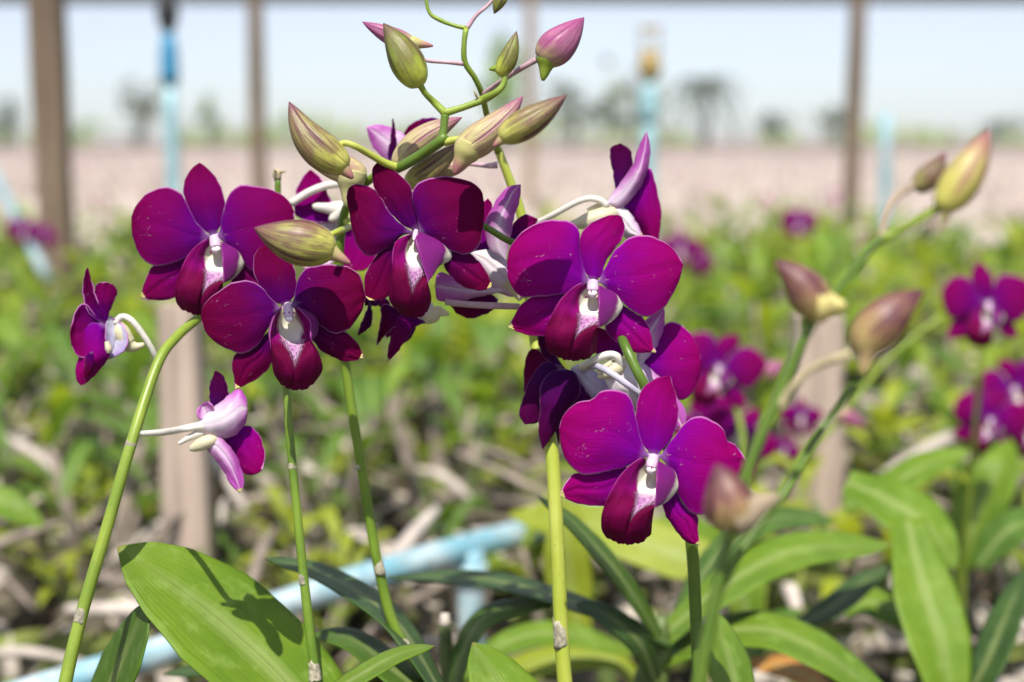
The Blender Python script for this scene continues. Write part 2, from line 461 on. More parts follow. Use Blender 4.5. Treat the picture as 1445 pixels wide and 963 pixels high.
LF_YL = leaf_mat('leaf_yellow_green', (.31, .39, .020), (.42, .48, .035), (.62, .70, .03), .42)
LF_BG = leaf_mat('leaf_sunlit_bed', (.19, .29, .014), (.29, .39, .020), (.50, .62, .02), .42)
LF_OR = leaf_mat('leaf_withered_orange', (.50, .22, .05), (.62, .32, .08), (.6, .3, .05), .25)
CANE = plain('cane_green', (.12, .17, .04), .5, .3, 60)
CANE_DRY = plain('cane_dry_pinkish', (.32, .26, .21), .75, .4, 60)
CANE_PALE = plain('cane_dry_pale', (.60, .52, .45), .75, .3, 60)
HUSK = plain('husk_brown', (.15, .125, .08), .9, .5, 60)
HUSK_L = plain('husk_pale', (.48, .42, .35), .9, .3, 60)

# ------------------------------------------------------------------ ground, field and far things
def ground_mat():
    b = NB('ground_soil'); p = b.pos()
    n = b.noise(p, 9, 6); n2 = b.noise(p, 60, 5); v = b.voro(p, 22)
    c = b.mix(b.rng(n, .35, .65), (.028, .022, .012), (.085, .06, .036))
    c = b.mix(b.rng(n2, .5, .72, 0, .8), c, (.34, .26, .19))
    c = b.mix(b.rng(b.noise(p, 3.1, 3), .52, .64, 0, .5), c, (.06, .085, .02))
    c = b.mix(b.rng(v, .12, .02, 0, .6), c, (.02, .016, .01))
    return b.finish(c, .9, .2, b.bump(b.math('ADD', n2, v), .8, .02))
def field_mat():
    b = NB('field_dry'); p = b.pos()
    n = b.noise(b.map(p, (1, .35, 1)), 2.2, 5); n2 = b.noise(p, 14, 5); n3 = b.noise(b.map(p, (.12, .05, 1)), 1.0, 3)
    c = b.mix(b.rng(n, .3, .7), (.32, .25, .215), (.47, .37, .325))
    c = b.mix(b.rng(n2, .5, .7, 0, .6), c, (.26, .19, .19))
    c = b.mix(b.rng(n3, .45, .7, 0, .4), c, (.52, .44, .40))
    return b.finish(c, .95, .15, b.bump(n2, .7, .03))

def hnoise(x, y):
    return (np.sin(x*3.1+1.7*np.sin(y*1.3))*np.sin(y*2.7+1.1) + .5*np.sin(x*7.3+y*2.1)*np.sin(y*6.1-x*1.9) + .25*np.sin(x*17+3*np.sin(y*9)))
mb = MB()
ys = np.concatenate([[-30, -8, -2, -.5], np.linspace(0, 6, 60), [8, 14, 30, 70, 160, 400, 900]])
xs = np.concatenate([[-900, -300, -90, -30, -12, -6], np.linspace(-4, 4, 60), [6, 12, 30, 90, 300, 900]])
Y, X = np.meshgrid(ys, xs, indexing='ij')
Z = np.where((Y > 0) & (Y < 6) & (abs(X) < 4), .012*hnoise(X*4, Y*4) - .012, -.012)
mb.add(np.stack([X, Y, Z], -1).reshape(-1, 3), grid_faces(len(ys), len(xs)), 0)
g = mb.build('ground', ground_mat()); tag(g, kind='structure')
FIELD = field_mat()
mb = MB()
ys = np.concatenate([np.linspace(4.7, 14, 80), np.linspace(14.5, 40, 60), [55, 80, 120, 200, 400]])
xs = np.concatenate([[-400, -160, -60, -25], np.linspace(-14, 14, 140), [25, 60, 160, 400]])
Y, X = np.meshgrid(ys, xs, indexing='ij')
ramp = np.clip((Y-4.7)/.8, 0, 1)
Z = .03 + ramp * (.05 + .045*hnoise(X*1.7, Y*1.1) * np.clip((60-Y)/40, 0, 1) * (abs(X) < 15))
mb.add(np.stack([X, Y, Z], -1).reshape(-1, 3), grid_faces(len(ys), len(xs)), 0)
fo = mb.build('dry_field', FIELD); tag(fo, 'wide field of pale pinkish dried orchid stems reaching to the horizon', 'field', kind='structure')

# withered stems standing all over the far field
mb = MB()
for i in range(5200):
    y = 4.6 + 22 * RNG.random()**1.7; x = (RNG.random()-.5) * (y*.86)
    h = .05 + .13*RNG.random(); w = .012 + .02*RNG.random(); a = RNG.random()*6.28
    lx, ly = (RNG.random(2)-.5)*.14
    b0 = np.array([x, y, .04]); t0 = b0 + [lx, ly, h]; s = np.array([math.cos(a), math.sin(a), 0])*w; q = np.array([-s[1], s[0], 0])*.6
    V = [b0-s, b0+s*.5+q, b0+s*.5-q, t0-s*.6, t0+s*.4+q*.6, t0+s*.4-q*.6]
    mb.add(V, [(0, 1, 4, 3), (1, 2, 5, 4), (2, 0, 3, 5), (3, 4, 5)], int(RNG.choice(4, p=[.45, .3, .2, .05])))
fl = mb.build('withered_stems', [CANE_PALE, HUSK_L, CANE_DRY, plain('faded_magenta', (.30, .08, .18), .7)])
tag(fl, 'mass of pale withered stems standing across the far field', 'withered stems', kind='stuff')

# husk litter and old canes lying on the near ground
mb = MB()
for i in range(2600):
    y = .95 + 3.2*RNG.random()**1.2; x = (RNG.random()-.5)*y*.95
    c = np.array([x, y, .0 + .03*RNG.random()]); s = .008 + .028*RNG.random()
    rot = Matrix.Rotation(RNG.random()*6.28, 3, Vector(RNG.normal(size=3)).normalized())
    V = np.array([(-1, -.5, -.35), (1, -.6, -.3), (.8, .5, -.4), (-.9, .6, -.3), (-.7, -.4, .35), (.9, -.4, .3), (.7, .5, .4), (-.8, .3, .3)]) * s * (0.7 + .6*RNG.random((8, 3)))
    mb.add(V @ np.array(rot).T + c, [(0, 3, 2, 1), (4, 5, 6, 7), (0, 1, 5, 4), (1, 2, 6, 5), (2, 3, 7, 6), (3, 0, 4, 7)], int(RNG.choice(4, p=[.30, .24, .14, .32])))
hl = mb.build('husk_litter', [HUSK, HUSK_L, plain('husk_dark', (.035, .028, .018), .9, .4), plain('moss', (.20, .24, .05), .9, .4)])
tag(hl, 'loose coconut husk pieces covering the nursery bed', 'husk litter', kind='stuff')
mb = MB()
for i in range(430):
    y = 1.15 + 2.6*RNG.random(); x = (RNG.random()-.5)*y*.9
    z = .02 + .10*RNG.random(); a = RNG.random()*math.pi; L = .05 + .13*RNG.random(); r = .003 + .006*RNG.random()
    dz = (RNG.random()-.35)*.9*L
    p0 = np.array([x, y, z]); d = np.array([math.cos(a)*L, math.sin(a)*L*.6, dz]); m = p0 + d*.5 + np.array([0, 0, .01])
    p0[2] = max(p0[2], .01)
    tube(mb, [(*p0, r*.7), (*m, r), (*(p0+d), r*.5)], n=7, sides=6, m=int(RNG.choice(3, p=[.5, .35, .15])))
oc = mb.build('old_canes', [CANE_DRY, CANE_PALE, HUSK])
tag(oc, 'tangle of dry pinkish grey canes lying on the bed', 'old canes', kind='stuff')

# posts
def wood(name, a):
    b = NB(name); p = b.coord('Object')
    g_ = b.noise(b.map(p, (60, 60, 4)), 1.0, 5, .65); st = b.noise(b.map(p, (5, 5, 3)), 1.0, 4); kn = b.voro(b.map(p, (9, 9, 5)), 1.0)
    c = b.mix(b.rng(g_, .35, .65), tuple(x*.72 for x in a), tuple(min(1, x*1.22) for x in a))
    c = b.mix(b.rng(st, .45, .68, 0, .55), c, tuple(x*.5 for x in a))
    c = b.mix(b.rng(kn, .12, .04, 0, .7), c, tuple(x*.35 for x in a))
    return b.finish(c, .88, .2, b.bump(g_, .7, .003))
POST_D = wood('post_brown', (.20, .145, .10))
POST_L = wood('post_beige', (.46, .36, .29))
def post(px, d, w, h, mat, label, lean=0.0):
    mb = MB(); c = PG(px, d, .7 if h > 1 else .15); c[2] = 0
    n = 12
    V = []; 
    for k in range(n+1):
        z = h*k/n; ww = w*(1-.08*k/n)/2; cx = c[0] + lean*z; cy = c[1]
        b_ = ww*.25
        for a_, d_ in [(-ww+b_, -ww), (ww-b_, -ww), (ww, -ww+b_), (ww, ww-b_), (ww-b_, ww), (-ww+b_, ww), (-ww, ww-b_), (-ww, -ww+b_)]:
            V.append((cx+a_+.002*math.sin(z*9+a_*40), cy+d_, z))
    F = [tuple(range(7, -1, -1)), tuple(n*8+i for i in range(8))]
    for k in range(n):
        for i in range(8): F.append((k*8+i, k*8+(i+1) % 8, (k+1)*8+(i+1) % 8, (k+1)*8+i))
    mb.add(V, F, 0)
    o = mb.build('wooden_post', mat, smooth=False); tag(o, label, 'post', 'posts standing in the nursery beds')
    return o
post(68, 3.1, .068, 2.6, POST_D, 'thick brown post at the far left edge')
post(362, 4.9, .050, 2.6, POST_D, 'slim brown post between the blue riser pipe and the flower buds')
post(748, 6.4, .052, 2.6, wood('post_light_brown', (.33, .25, .18)), 'pale slim post behind the pointed flower buds')
post(1207, 4.7, .048, 2.6, POST_D, 'dark slim post standing in the field to the right')
post(104, 3.4, .060, .26, POST_L, 'low beige stake right beside the thick brown left post')
post(262, 1.42, .046, .335, POST_L, 'short beige stake behind the leftmost curved flower stem')
post(1148, 1.62, .060, .30, POST_L, 'short wide beige stake behind the blurred flower buds')

# blue pipes
PVC = plain('pvc_pale_blue', (.33, .54, .58), .35, .12, 40, bumpd=.0003)
b_ = NB('pvc_blue_painted_dapple'); p_ = b_.coord('Object'); n_1 = b_.noise(p_, 18, 5, .65); n_2 = b_.noise(p_, 55, 4)
c_ = b_.mix(b_.rng(n_1, .40, .62), (.20, .42, .50), (.52, .62, .64)); c_ = b_.mix(b_.rng(n_2, .52, .68, 0, .6), c_, (.16, .24, .22))  # pale and dark blotches: dappled sun and shade painted into the pipe colour
PVC_DAPPLE = b_.finish(c_, .4, .4, b_.bump(n_2, .3, .0005))
PVC_B = plain('pvc_strong_blue', (.05, .28, .48), .35, .1, 40, bumpd=.0003)
BLACKP = plain('plastic_black', (.03, .03, .03), .5)
YELP = plain('plastic_yellow', (.42, .30, .10), .5)
def riser(px, d, r, top_py, label, heads, mat=PVC):
    base = PG(px, d, .6); base[2] = 0; topz = CAMZ + (195-top_py)/FPX*d
    root = empty('water_pipe', base, None, label, 'water pipe', 'upright blue water pipes')
    mb = MB(); tube(mb, [(base[0], base[1], 0, r), (base[0], base[1], topz*.5, r), (base[0], base[1], topz, r)], n=10, sides=14); mb.build('pipe', mat, root)
    mb = MB(); tube(mb, [(base[0], base[1], topz-.0, r*1.35), (base[0], base[1], topz+.06, r*1.3), (base[0], base[1], topz+.10, r*.9)], n=6, sides=14); mb.build('coupling', PVC_B if heads is BLACKP else PVC, root)
    mb = MB(); z = topz+.10
    tube(mb, [(base[0], base[1], z, r*.7), (base[0], base[1], z+.03, r*1.5), (base[0], base[1], z+.05, r*1.6), (base[0], base[1], z+.09, r*.8)], n=10, sides=12)
    for s in (-1, 1): box(mb, (base[0]+s*r*1.1, base[1], z+.11), (r*.35, r*.8, .06))
    box(mb, (base[0], base[1], z+.145), (r*2.6, r*.9, .015))
    mb.build('sprinkler_head', heads, root)
riser(240, 3.0, .0145, 120, 'pale blue water riser pipe with a black sprinkler above the left flower', BLACKP)
riser(916, 3.9, .021, 172, 'pale blue riser pipe with a yellow sprinkler head at tree height', YELP)
mb = MB(); b0 = PG(1240, 4.2, 0); tube(mb, [(*b0, .017), (b0[0]+.005, b0[1], .3, .017), (b0[0]+.0, b0[1], .57, .017)], n=6, sides=12)
tag(mb.build('water_pipe', PVC_DAPPLE), 'faint washed out blue pipe just right of the dark slim post', 'water pipe', 'upright blue water pipes')
mb = MB(); ptube(mb, [(-90, 60, 2.9, 8), (-20, 225, 2.9, 8), (40, 340, 2.9, 8), (70, 400, 2.9, 8)], n=14)
tag(mb.build('sloping_pipe', PVC_DAPPLE), 'sloping washed out blue pipe at the left edge of the photo', 'water pipe')
rail = empty('pipe_rail', P(400, 860, 1.15), None, 'light blue plastic pipe rail running behind the flower stems', 'pipe rail')
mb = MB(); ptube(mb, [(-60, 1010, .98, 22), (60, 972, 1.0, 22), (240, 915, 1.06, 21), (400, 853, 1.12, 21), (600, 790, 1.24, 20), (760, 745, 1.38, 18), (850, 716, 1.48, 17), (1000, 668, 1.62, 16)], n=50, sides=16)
mb.build('rail', PVC_DAPPLE, rail)
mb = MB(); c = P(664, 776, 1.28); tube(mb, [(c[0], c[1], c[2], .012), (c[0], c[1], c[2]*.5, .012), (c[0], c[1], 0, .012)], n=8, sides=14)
tube(mb, [(c[0], c[1], c[2]-.03, .0155), (c[0], c[1], c[2]-.012, .0155)], n=2, sides=14); mb.build('leg', PVC_DAPPLE, rail)
mb = MB(); c = P(150, 942, 1.03); tube(mb, [(c[0], c[1], c[2], .012), (c[0], c[1], 0, .012)], n=2, sides=14); mb.build('leg', PVC_DAPPLE, rail)

# shade net far overhead
NET = plain('net_grey', (.10, .14, .20), .9, .2, 3)
net = empty('shade_net', (0, 16, 0), None, 'dark grey blue shade net roof seen edge on along the top', 'shade net')
mb = MB(); ys = np.linspace(48, 62, 14); xs = np.linspace(-50, 50, 60); Y, X = np.meshgrid(ys, xs, indexing='ij')
Z = 6.35 + .06*np.cos(X*.7)
mb.add(np.stack([X, Y, Z], -1).reshape(-1, 3), grid_faces(14, 60)); mb.add(np.stack([X, Y, Z+.01], -1).reshape(-1, 3), grid_faces(14, 60)); mb.build('net', NET, net)
mb = MB(); tube(mb, [(-50, 62, 6.28, .14), (50, 62, 6.28, .14)], n=2, sides=8); mb.build('beam', POST_D, net)
for x in (-40, 43):
    mb = MB(); tube(mb, [(x, 62, 0, .12), (x, 62, 6.3, .12)], n=2, sides=8); mb.build('pole', POST_D, net)

# far trees
TL = [plain('far_foliage_olive', (.42, .56, .10), .8, .3, 2, trans=.35, tcol=(.5, .55, .25)), plain('far_foliage_green', (.30, .50, .09), .8, .3, 2, trans=.35, tcol=(.35, .45, .2)),
      plain('far_foliage_yellow', (.50, .55, .08), .8, .3, 2, trans=.35, tcol=(.6, .62, .3))]
BARK = plain('bark', (.14, .11, .08), .9, .3, 3)
def far_tree(px, d, top_py, wpx, mat, label, n=170, low=.25, cone=False):
    base = PG(px, d, 0); H = CAMZ + (195-top_py)/FPX*d; W = wpx/FPX*d/2
    root = empty('tree', base, None, label, 'tree', 'trees on the horizon')
    mb = MB(); tube(mb, [(base[0], base[1], 0, H*.035), (base[0]+.05*H, base[1], H*.4, H*.025), (base[0], base[1], H*.85, H*.01)], n=8, sides=7)
    for k in range(5):
        a = RNG.random()*6.28; tube(mb, [(base[0]+.02*H, base[1], H*(.25+.1*k), H*.014), (base[0]+math.cos(a)*W*.7, base[1]+math.sin(a)*W*.7, H*(.45+.1*k), H*.005)], n=2, sides=5)
    mb.build('trunk', BARK, root)
    mb = MB(); cl = [(RNG.normal(size=3)*[.42*W, .42*W, .18*H] + [0, 0, H*(low+(1-low)*.5)]) for _ in range(11)]
    for k in range(n):
        c = cl[k % 11] + RNG.normal(size=3)*[W*.2, W*.2, H*.09]
        f = np.clip(c[2]/H, 0, 1)
        if cone: c[0] *= 1.4*(1.05-f); c[1] *= 1.4*(1.05-f)
        c[2] = np.clip(c[2], H*low*.7, H)
        s = H*.045*(.6+RNG.random()); q = RNG.normal(size=(3, 3))*s
        mb.add(np.array([q[0], q[1], q[2], q[0]+q[1]*.6-q[2]*.3]) + c + base, [(0, 1, 2), (0, 3, 1)])
    mb.build('crown', mat, root)
far_tree(196, 62, 118, 74, TL[2], 'yellow green tree on the horizon left of the blue riser pipe')
far_tree(297, 66, 140, 52, TL[1], 'small dark green cone shaped tree on the horizon', cone=True)
far_tree(420, 70, 160, 90, TL[1], 'low green tree on the horizon just behind the topmost left buds')
far_tree(4, 60, 140, 50, TL[1], 'dark tree cut by the left edge of the photo')
far_tree(118, 75, 168, 60, TL[1], 'low distant tree beside the thick brown left post')
far_tree(808, 58, 122, 86, TL[0], 'olive tree on the horizon right of the slim pale post')
far_tree(890, 64, 88, 110, TL[0], 'tall olive tree behind the yellow sprinkler head')
far_tree(1092, 60, 154, 62, TL[1], 'small round dark tree left of the dark slim post')
far_tree(1180, 64, 150, 60, TL[0], 'small olive tree just left of the dark slim post base')
far_tree(715, 70, 60, 60, TL[1], 'slender tall tree behind the pink tipped bud', low=.5)
far_tree(1400, 62, 160, 90, TL[1], 'low green tree behind the blurred bud at the right edge')
mb = MB()
for k in range(1500):
    x = (RNG.random()-.5)*95; hh = (.9 + .5*math.sin(x*.35) + .45*math.sin(x*.13+2) + .3*math.sin(x*.9)) * .9
    if hh < .35: continue
    c = np.array([x, 84+RNG.random()*5, RNG.random()*max(hh, .3)]); q = RNG.normal(size=(3, 3))*.33
    mb.add(q+c, [(0, 1, 2)])
tl = mb.build('tree_line', TL[0]); tag(tl, 'low pale green tree line far away along the horizon', 'tree line', kind='stuff')
def palm(px, d, top_py, wpx, label):
    base = PG(px, d, 0); H = CAMZ + (195-top_py)/FPX*d; W = wpx/FPX*d/2
    root = empty('palm_tree', base, None, label, 'palm tree')
    hub = base + [0, 0, H*.72]
    mb = MB(); tube(mb, [(*base, H*.04), (base[0]+.06*H, base[1], H*.4, H*.03), (*hub, H*.022)], n=9, sides=8); mb.build('trunk', BARK, root)
    mb = MB()
    for k in range(22):
        a = k*2.4; el = .9 - .07*k; dr = np.array([math.cos(a), math.sin(a), 0]); pts = []
        for t in np.linspace(0, 1, 8):
            pts.append(hub + dr*W*1.1*t + np.array([0, 0, (el*t - 1.1*t*t)*H*.42]))
        s = np.array([-dr[1], dr[0], 0])
        for i in range(7):
            for sd in (-1, 1):
                w = s*sd*H*.05*(1-.6*i/7) + np.array([0, 0, -.05*H])
                mb.add([pts[i], pts[i+1], pts[i]*.3+pts[i+1]*.7+w], [(0, 1, 2)])
    mb.build('crown', TL[0], root)
palm(992, 60, 82, 106, 'tall palm on the horizon right of the yellow sprinkler head')

# ------------------------------------------------------------------ bedding plants in the background
def blade(mb, base, az, L, W, el, droop, m=0, n=9):
    """lance leaf with a V fold, local 3D"""
    d = np.array([math.cos(az), math.sin(az), 0]); s = np.array([-d[1], d[0], 0]); up = np.array([0, 0, 1.])
    t = np.linspace(0, 1, n); p = base + d*(L*math.cos(el)*t)[:, None] + up*(L*(math.sin(el)*t - droop*t*t))[:, None]
    w = W*.5*np.sin(np.pi*np.clip(t*.93+.05, 0, 1))**.75; w[-1] = W*.01
    G = np.stack([p - s*w[:, None] + up*(w*.35)[:, None], p, p + s*w[:, None] + up*(w*.35)[:, None]], 1)
    nu, nv = n, 3
    u, v = np.meshgrid(t, [0, .5, 1], indexing='ij')
    mb.add(G.reshape(-1, 3), grid_faces(nu, nv), m, np.stack([u.ravel(), v.ravel()], 1))

def plant_pieces(seed, nleaf, ncane, hgt):
    rg = np.random.default_rng(seed); leaves = []; canes = []
    for c in range(ncane):
        a = rg.random()*6.28; r0 = .025*rg.random(); b0 = np.array([math.cos(a)*r0, math.sin(a)*r0, 0]); ln = (.5+.5*rg.random())*hgt
        top = b0 + [math.cos(a)*ln*.3, math.sin(a)*ln*.3, ln]
        mb = MB(); tube(mb, [(*b0, .004), (*(b0*.5+top*.5+[0, 0, .01]), .007), (*top, .004)], n=7, sides=6); canes.append((mb, c % 2))
        k = max(2, nleaf//ncane)
        for i in range(k):
            f = .45+.55*(i+1)/k; q = b0*(1-f)+top*f
            mb = MB(); blade(mb, q, a+math.pi*(i % 2)+rg.normal()*.5, .09+.08*rg.random(), .022+.014*rg.random(), .5+.6*rg.random(), .3+.35*rg.random()); leaves.append(mb)
    return leaves, canes
PLANT_MATS = {'bright': (LF_BG, CANE), 'yellow': (LF_YL, CANE), 'mid': (LF_BR, CANE), 'dry': (LF_MD, CANE_DRY)}
PROTO = {}
def proto(kind, seed, nleaf, ncane, hgt, parts):
    lm, cm = PLANT_MATS[kind]
    root = None
    if parts:
        root = empty('orchid_plant', (0, 0, 0))
        lv, cn = plant_pieces(seed, nleaf, ncane, hgt)
        for m_ in lv: m_.build('leaf', lm, root)
        for m_, i in cn: m_.build('cane', cm if i == 0 else CANE_DRY, root)
    else:
        lv, cn = plant_pieces(seed, nleaf, ncane, hgt); mb = MB()
        for m_ in lv: mb.add(np.concatenate(m_.V), m_.F, 0, np.concatenate(m_.U))
        for m_, i in cn: mb.add(np.concatenate(m_.V), m_.F, 1 + i, np.concatenate(m_.U))
        me = mb.build('orchid_plant', [lm, cm, CANE_DRY]); 
        # origin at the foot
        off = Vector(me.location); me.data.transform(Matrix.Translation(off)); me.location = (0, 0, 0)
        root = me
    return root
def copy_tree(o, parent=None):
    c = o.copy(); COL.objects.link(c)
    if parent is not None: c.parent = parent
    for ch in list(o.children): copy_tree(ch, c)
    return c
protos_near = [proto(k, s, nl, nc, h, True) for k, s, nl, nc, h in
               [('bright', 1, 10, 4, .20), ('yellow', 2, 9, 3, .18), ('mid', 3, 10, 4, .20), ('dry', 4, 6, 5, .20)]]
protos_far = [proto(k, s, nl, nc, h, False) for k, s, nl, nc, h in
              [('bright', 11, 16, 5, .21), ('yellow', 12, 14, 5, .19), ('mid', 13, 16, 5, .22), ('dry', 14, 9, 6, .18), ('bright', 15, 18, 5, .20)]]
GR = 'leafy orchid plants in the beds behind'
LBL = {'bright': 'blurred bright green plant', 'yellow': 'blurred yellowish plant',
       'mid': 'blurred deep green plant', 'dry': 'blurred sparse dry plant'}
used = set()
def where(x, y):
    px = 722.5 + FPX*x/(y*math.cos(PITCH))
    marks = [(73, 'below the thick post'), (170, 'right of the thick post'), (262, 'behind the short left stake'), (362, 'below the slim brown post'),
             (470, 'left of the pale slim post'), (600, 'just left of the pale slim post'), (748, 'below the pale slim post'), (916, 'below the yellow sprinkler'), (1040, 'left of the short right stake'),
             (1148, 'behind the short right stake'), (1230, 'below the dark slim post'), (1340, 'right of the dark slim post'), (1430, 'at the right edge')]
    m = min(marks, key=lambda q: abs(q[0]-px))[1]
    row = 'nearest row' if y < 1.6 else 'second row' if y < 1.95 else 'middle rows' if y < 2.6 else 'fourth row' if y < 3.4 else 'far rows' if y < 4.2 else 'last row before the field'
    return m + ', ' + row
def put(protolist, i, x, y, sc, rz, key):
    o = protolist[i]
    if id(o) in used: o = copy_tree(o)
    else: used.add(id(o))
    o.location = (x, y, 0); o.scale = (sc, sc, sc); o.rotation_euler = (0, 0, rz)
    tag(o, LBL[key] + ' ' + where(x, y), 'orchid plant', GR); return o
kn = ['bright', 'yellow', 'mid', 'dry']; kf = ['bright', 'yellow', 'mid', 'dry', 'bright']
rg = np.random.default_rng(5)
n_near = 0
y = 1.35
while y < 2.25:
    xw = y*.40; x = -xw
    while x < xw:
        fx = x/xw
        p = .9 if fx > .15 else (.22 if y < 1.65 else .85)
        if rg.random() < p:
            i = int(rg.choice(4, p=[.4, .2, .2, .2] if fx > .1 else [.25, .1, .15, .5]))
            put(protos_near, i, x+rg.normal()*.03, y+rg.normal()*.04, .75+.35*rg.random(), rg.random()*6.28, kn[i]); n_near += 1
        x += .15
    y += .17
for k_ in range(46):
    y_ = 1.25 + 1.0*rg.random(); x_ = (rg.random()*1.15-1.0)*y_*.38
    put(protos_near, int(rg.choice([0, 1, 1, 3])), x_, y_, .30+.28*rg.random(), rg.random()*6.28, 'yellow')
y = 2.25
while y < 5.0:
    xw = y*.43; x = -xw
    while x < xw:
        if rg.random() < .93:
            i = int(rg.choice(5, p=[.26, .22, .18, .14, .20] if y < 3.4 else [.16, .2, .14, .38, .12]))
            put(protos_far, i, x+rg.normal()*.05, y+rg.normal()*.06, (.85+.4*rg.random()), rg.random()*6.28, kf[i])
        x += .19
    y += .235

# ------------------------------------------------------------------ leaves of the near plants
def leaf(name, pts, hw, mat, parent, tilt=0.0, fold=.25, base_w=.5, wave=0.0, nu=34, nv=13):
    """pts: midrib px,py,depth from BASE to TIP; hw: half width px; tilt: depth change (m) across"""
    c = catmull(np.array(pts, float), nu); t = np.linspace(0, 1, nu)
    d = np.gradient(c[:, :2], axis=0); d /= np.linalg.norm(d, axis=1, keepdims=True); nrm = np.stack([-d[:, 1], d[:, 0]], 1)
    w = hw * np.interp(t, [0, .12, .35, .6, .8, .92, 1], [base_w, base_w+.2*(1-base_w), .96, .97, .72, .42, .015])
    v = np.linspace(-1, 1, nv)
    px = c[:, 0, None] + nrm[:, 0, None]*w[:, None]*v; py = c[:, 1, None] + nrm[:, 1, None]*w[:, None]*v
    mm = w[:, None]/FPX*c[:, 2, None]
    sg = 1.0 if nrm[:, 1].mean() > 0 else -1.0
    z = c[:, 2, None] - abs(tilt)*1.3*sg*v[None]*(w/hw)[:, None] - fold*mm*np.abs(v)[None] + wave*.004*np.sin(t*9+v[None].T*1.5).T
    G = P(px, py, z)
    V, F, M, uv = thick_sheet(G, .0006)
    return mk(name, V, F, [mat, LF_DK if mat is not LF_OR else LF_OR, mat], M, uv, parent)
def cane(pts, parent, mat=CANE, name='cane'):
    mb = MB(); ptube(mb, pts, n=30, sides=12, prof=lambda t: 1+.10*np.abs(np.sin(t*16))); return mb.build(name, mat, parent)

pl = empty('orchid_plant', P(430, 1500, .66), None, 'near orchid plant with one very broad pale ribbed leaf at lower left', 'orchid plant')
leaf('leaf', [(470, 1060, .63), (400, 960, .64), (290, 860, .64), (166, 772, .635)], 78, LF_BR, pl, tilt=.02, fold=.18, base_w=.85)
leaf('leaf', [(120, 1060, .66), (160, 960, .645), (208, 848, .63)], 29, LF_MD, pl, tilt=-.02, base_w=.9)
leaf('leaf', [(640, 1010, .67), (560, 880, .70), (460, 812, .72), (372, 787, .73)], 17, LF_DK, pl, tilt=.02)
leaf('leaf', [(440, 995, .585), (500, 958, .59), (560, 925, .60), (613, 912, .605)], 13, LF_BR, pl, tilt=.012, fold=.3)
leaf('leaf', [(560, 1030, .70), (480, 965, .72), (380, 935, .73), (230, 952, .75)], 16, LF_DK, pl, tilt=.02)
leaf('leaf', [(640, 1010, .66), (560, 950, .68), (500, 905, .70), (440, 895, .70)], 21, LF_MD, pl, tilt=.02)
cane([(470, 1060, .63, 16), (520, 1500, .66, 14), (540, 2000, .68, 8)], pl)
pl = empty('orchid_plant', P(740, 1500, .62), None, 'near orchid plant with a broad leaf tip between the middle stems', 'orchid plant')
leaf('leaf', [(800, 1120, .57), (740, 1020, .575), (700, 960, .58), (667, 907, .585)], 50, LF_BR, pl, tilt=-.01, fold=.2, base_w=.9)
cane([(800, 1120, .575, 16), (830, 1500, .6, 14), (840, 2050, .63, 8)], pl)
pl = empty('orchid_plant', P(925, 1300, .85), None, 'orchid plant with arching narrow leaves spreading from a dark cane', 'orchid plant')
cane([(935, 870, .84, 9), (925, 930, .845, 20), (915, 1010, .85, 24), (915, 1300, .87, 20), (915, 1560, .9, 10)], pl, CANE)
leaf('leaf', [(940, 915, .84), (880, 820, .78), (815, 745, .75), (757, 699, .74)], 13, LF_MD, pl, tilt=.015)
leaf('leaf', [(950, 910, .84), (860, 868, .80), (700, 820, .80), (545, 814, .82)], 13, LF_DK, pl, tilt=.018)
leaf('leaf', [(925, 960, .83), (900, 905, .80), (850, 865, .78), (812, 852, .78)], 18, LF_DK, pl, tilt=.01)
leaf('leaf', [(635, 1010, .78), (650, 930, .78), (690, 868, .78), (800, 846, .79)], 15, LF_MD, pl, tilt=.015)
leaf('leaf', [(930, 905, .85), (1010, 835, .86), (1120, 778, .88), (1260, 770, .92)], 28, LF_BR, pl, tilt=.02)
leaf('leaf', [(930, 930, .85), (1050, 888, .84), (1150, 915, .82), (1280, 1010, .80)], 27, LF_BR, pl, tilt=.02, fold=.3)
leaf('leaf', [(945, 900, .86), (1000, 800, .9), (1080, 735, .93), (1180, 735, .97)], 20, LF_MD, pl, tilt=.02)
leaf('leaf', [(1040, 1060, .68), (1035, 960, .69), (1018, 900, .70), (1008, 862, .71)], 30, LF_BR, pl, tilt=-.01, base_w=.9)
pl = empty('orchid_plant', P(1340, 1250, .98), None, 'orchid plant with wide hanging bright leaves at the lower right', 'orchid plant')
cane([(1285, 740, 1.0, 10), (1300, 900, 1.0, 13), (1310, 1300, 1.05, 13)], pl)
leaf('leaf', [(1280, 735, .96), (1300, 820, .93), (1330, 920, .90), (1345, 1020, .88)], 46, LF_BR, pl, tilt=.01, fold=.2, base_w=.55)
leaf('leaf', [(1195, 680, 1.0), (1250, 705, 1.0), (1310, 745, .99), (1350, 805, .98)], 36, LF_BR, pl, tilt=.015)
leaf('leaf', [(1190, 715, 1.05), (1250, 690, 1.05), (1300, 660, 1.06), (1370, 635, 1.08)], 22, LF_BR, pl, tilt=.015)
leaf('leaf', [(1120, 885, .93), (1170, 860, .93), (1215, 825, .95), (1258, 798, .96)], 18, LF_DK, pl, tilt=.015)
leaf('leaf', [(1350, 1010, .9), (1390, 940, .9), (1420, 870, .92), (1450, 800, .95)], 26, LF_DK, pl, tilt=.015)
leaf('leaf', [(1190, 860, 1.0), (1230, 850, 1.0), (1290, 870, 1.0), (1330, 900, 1.0)], 26, LF_BR, pl, tilt=.015)
leaf('leaf', [(1380, 800, 1.1), (1410, 760, 1.1), (1440, 740, 1.1), (1490, 730, 1.12)], 26, LF_MD, pl, tilt=.015)
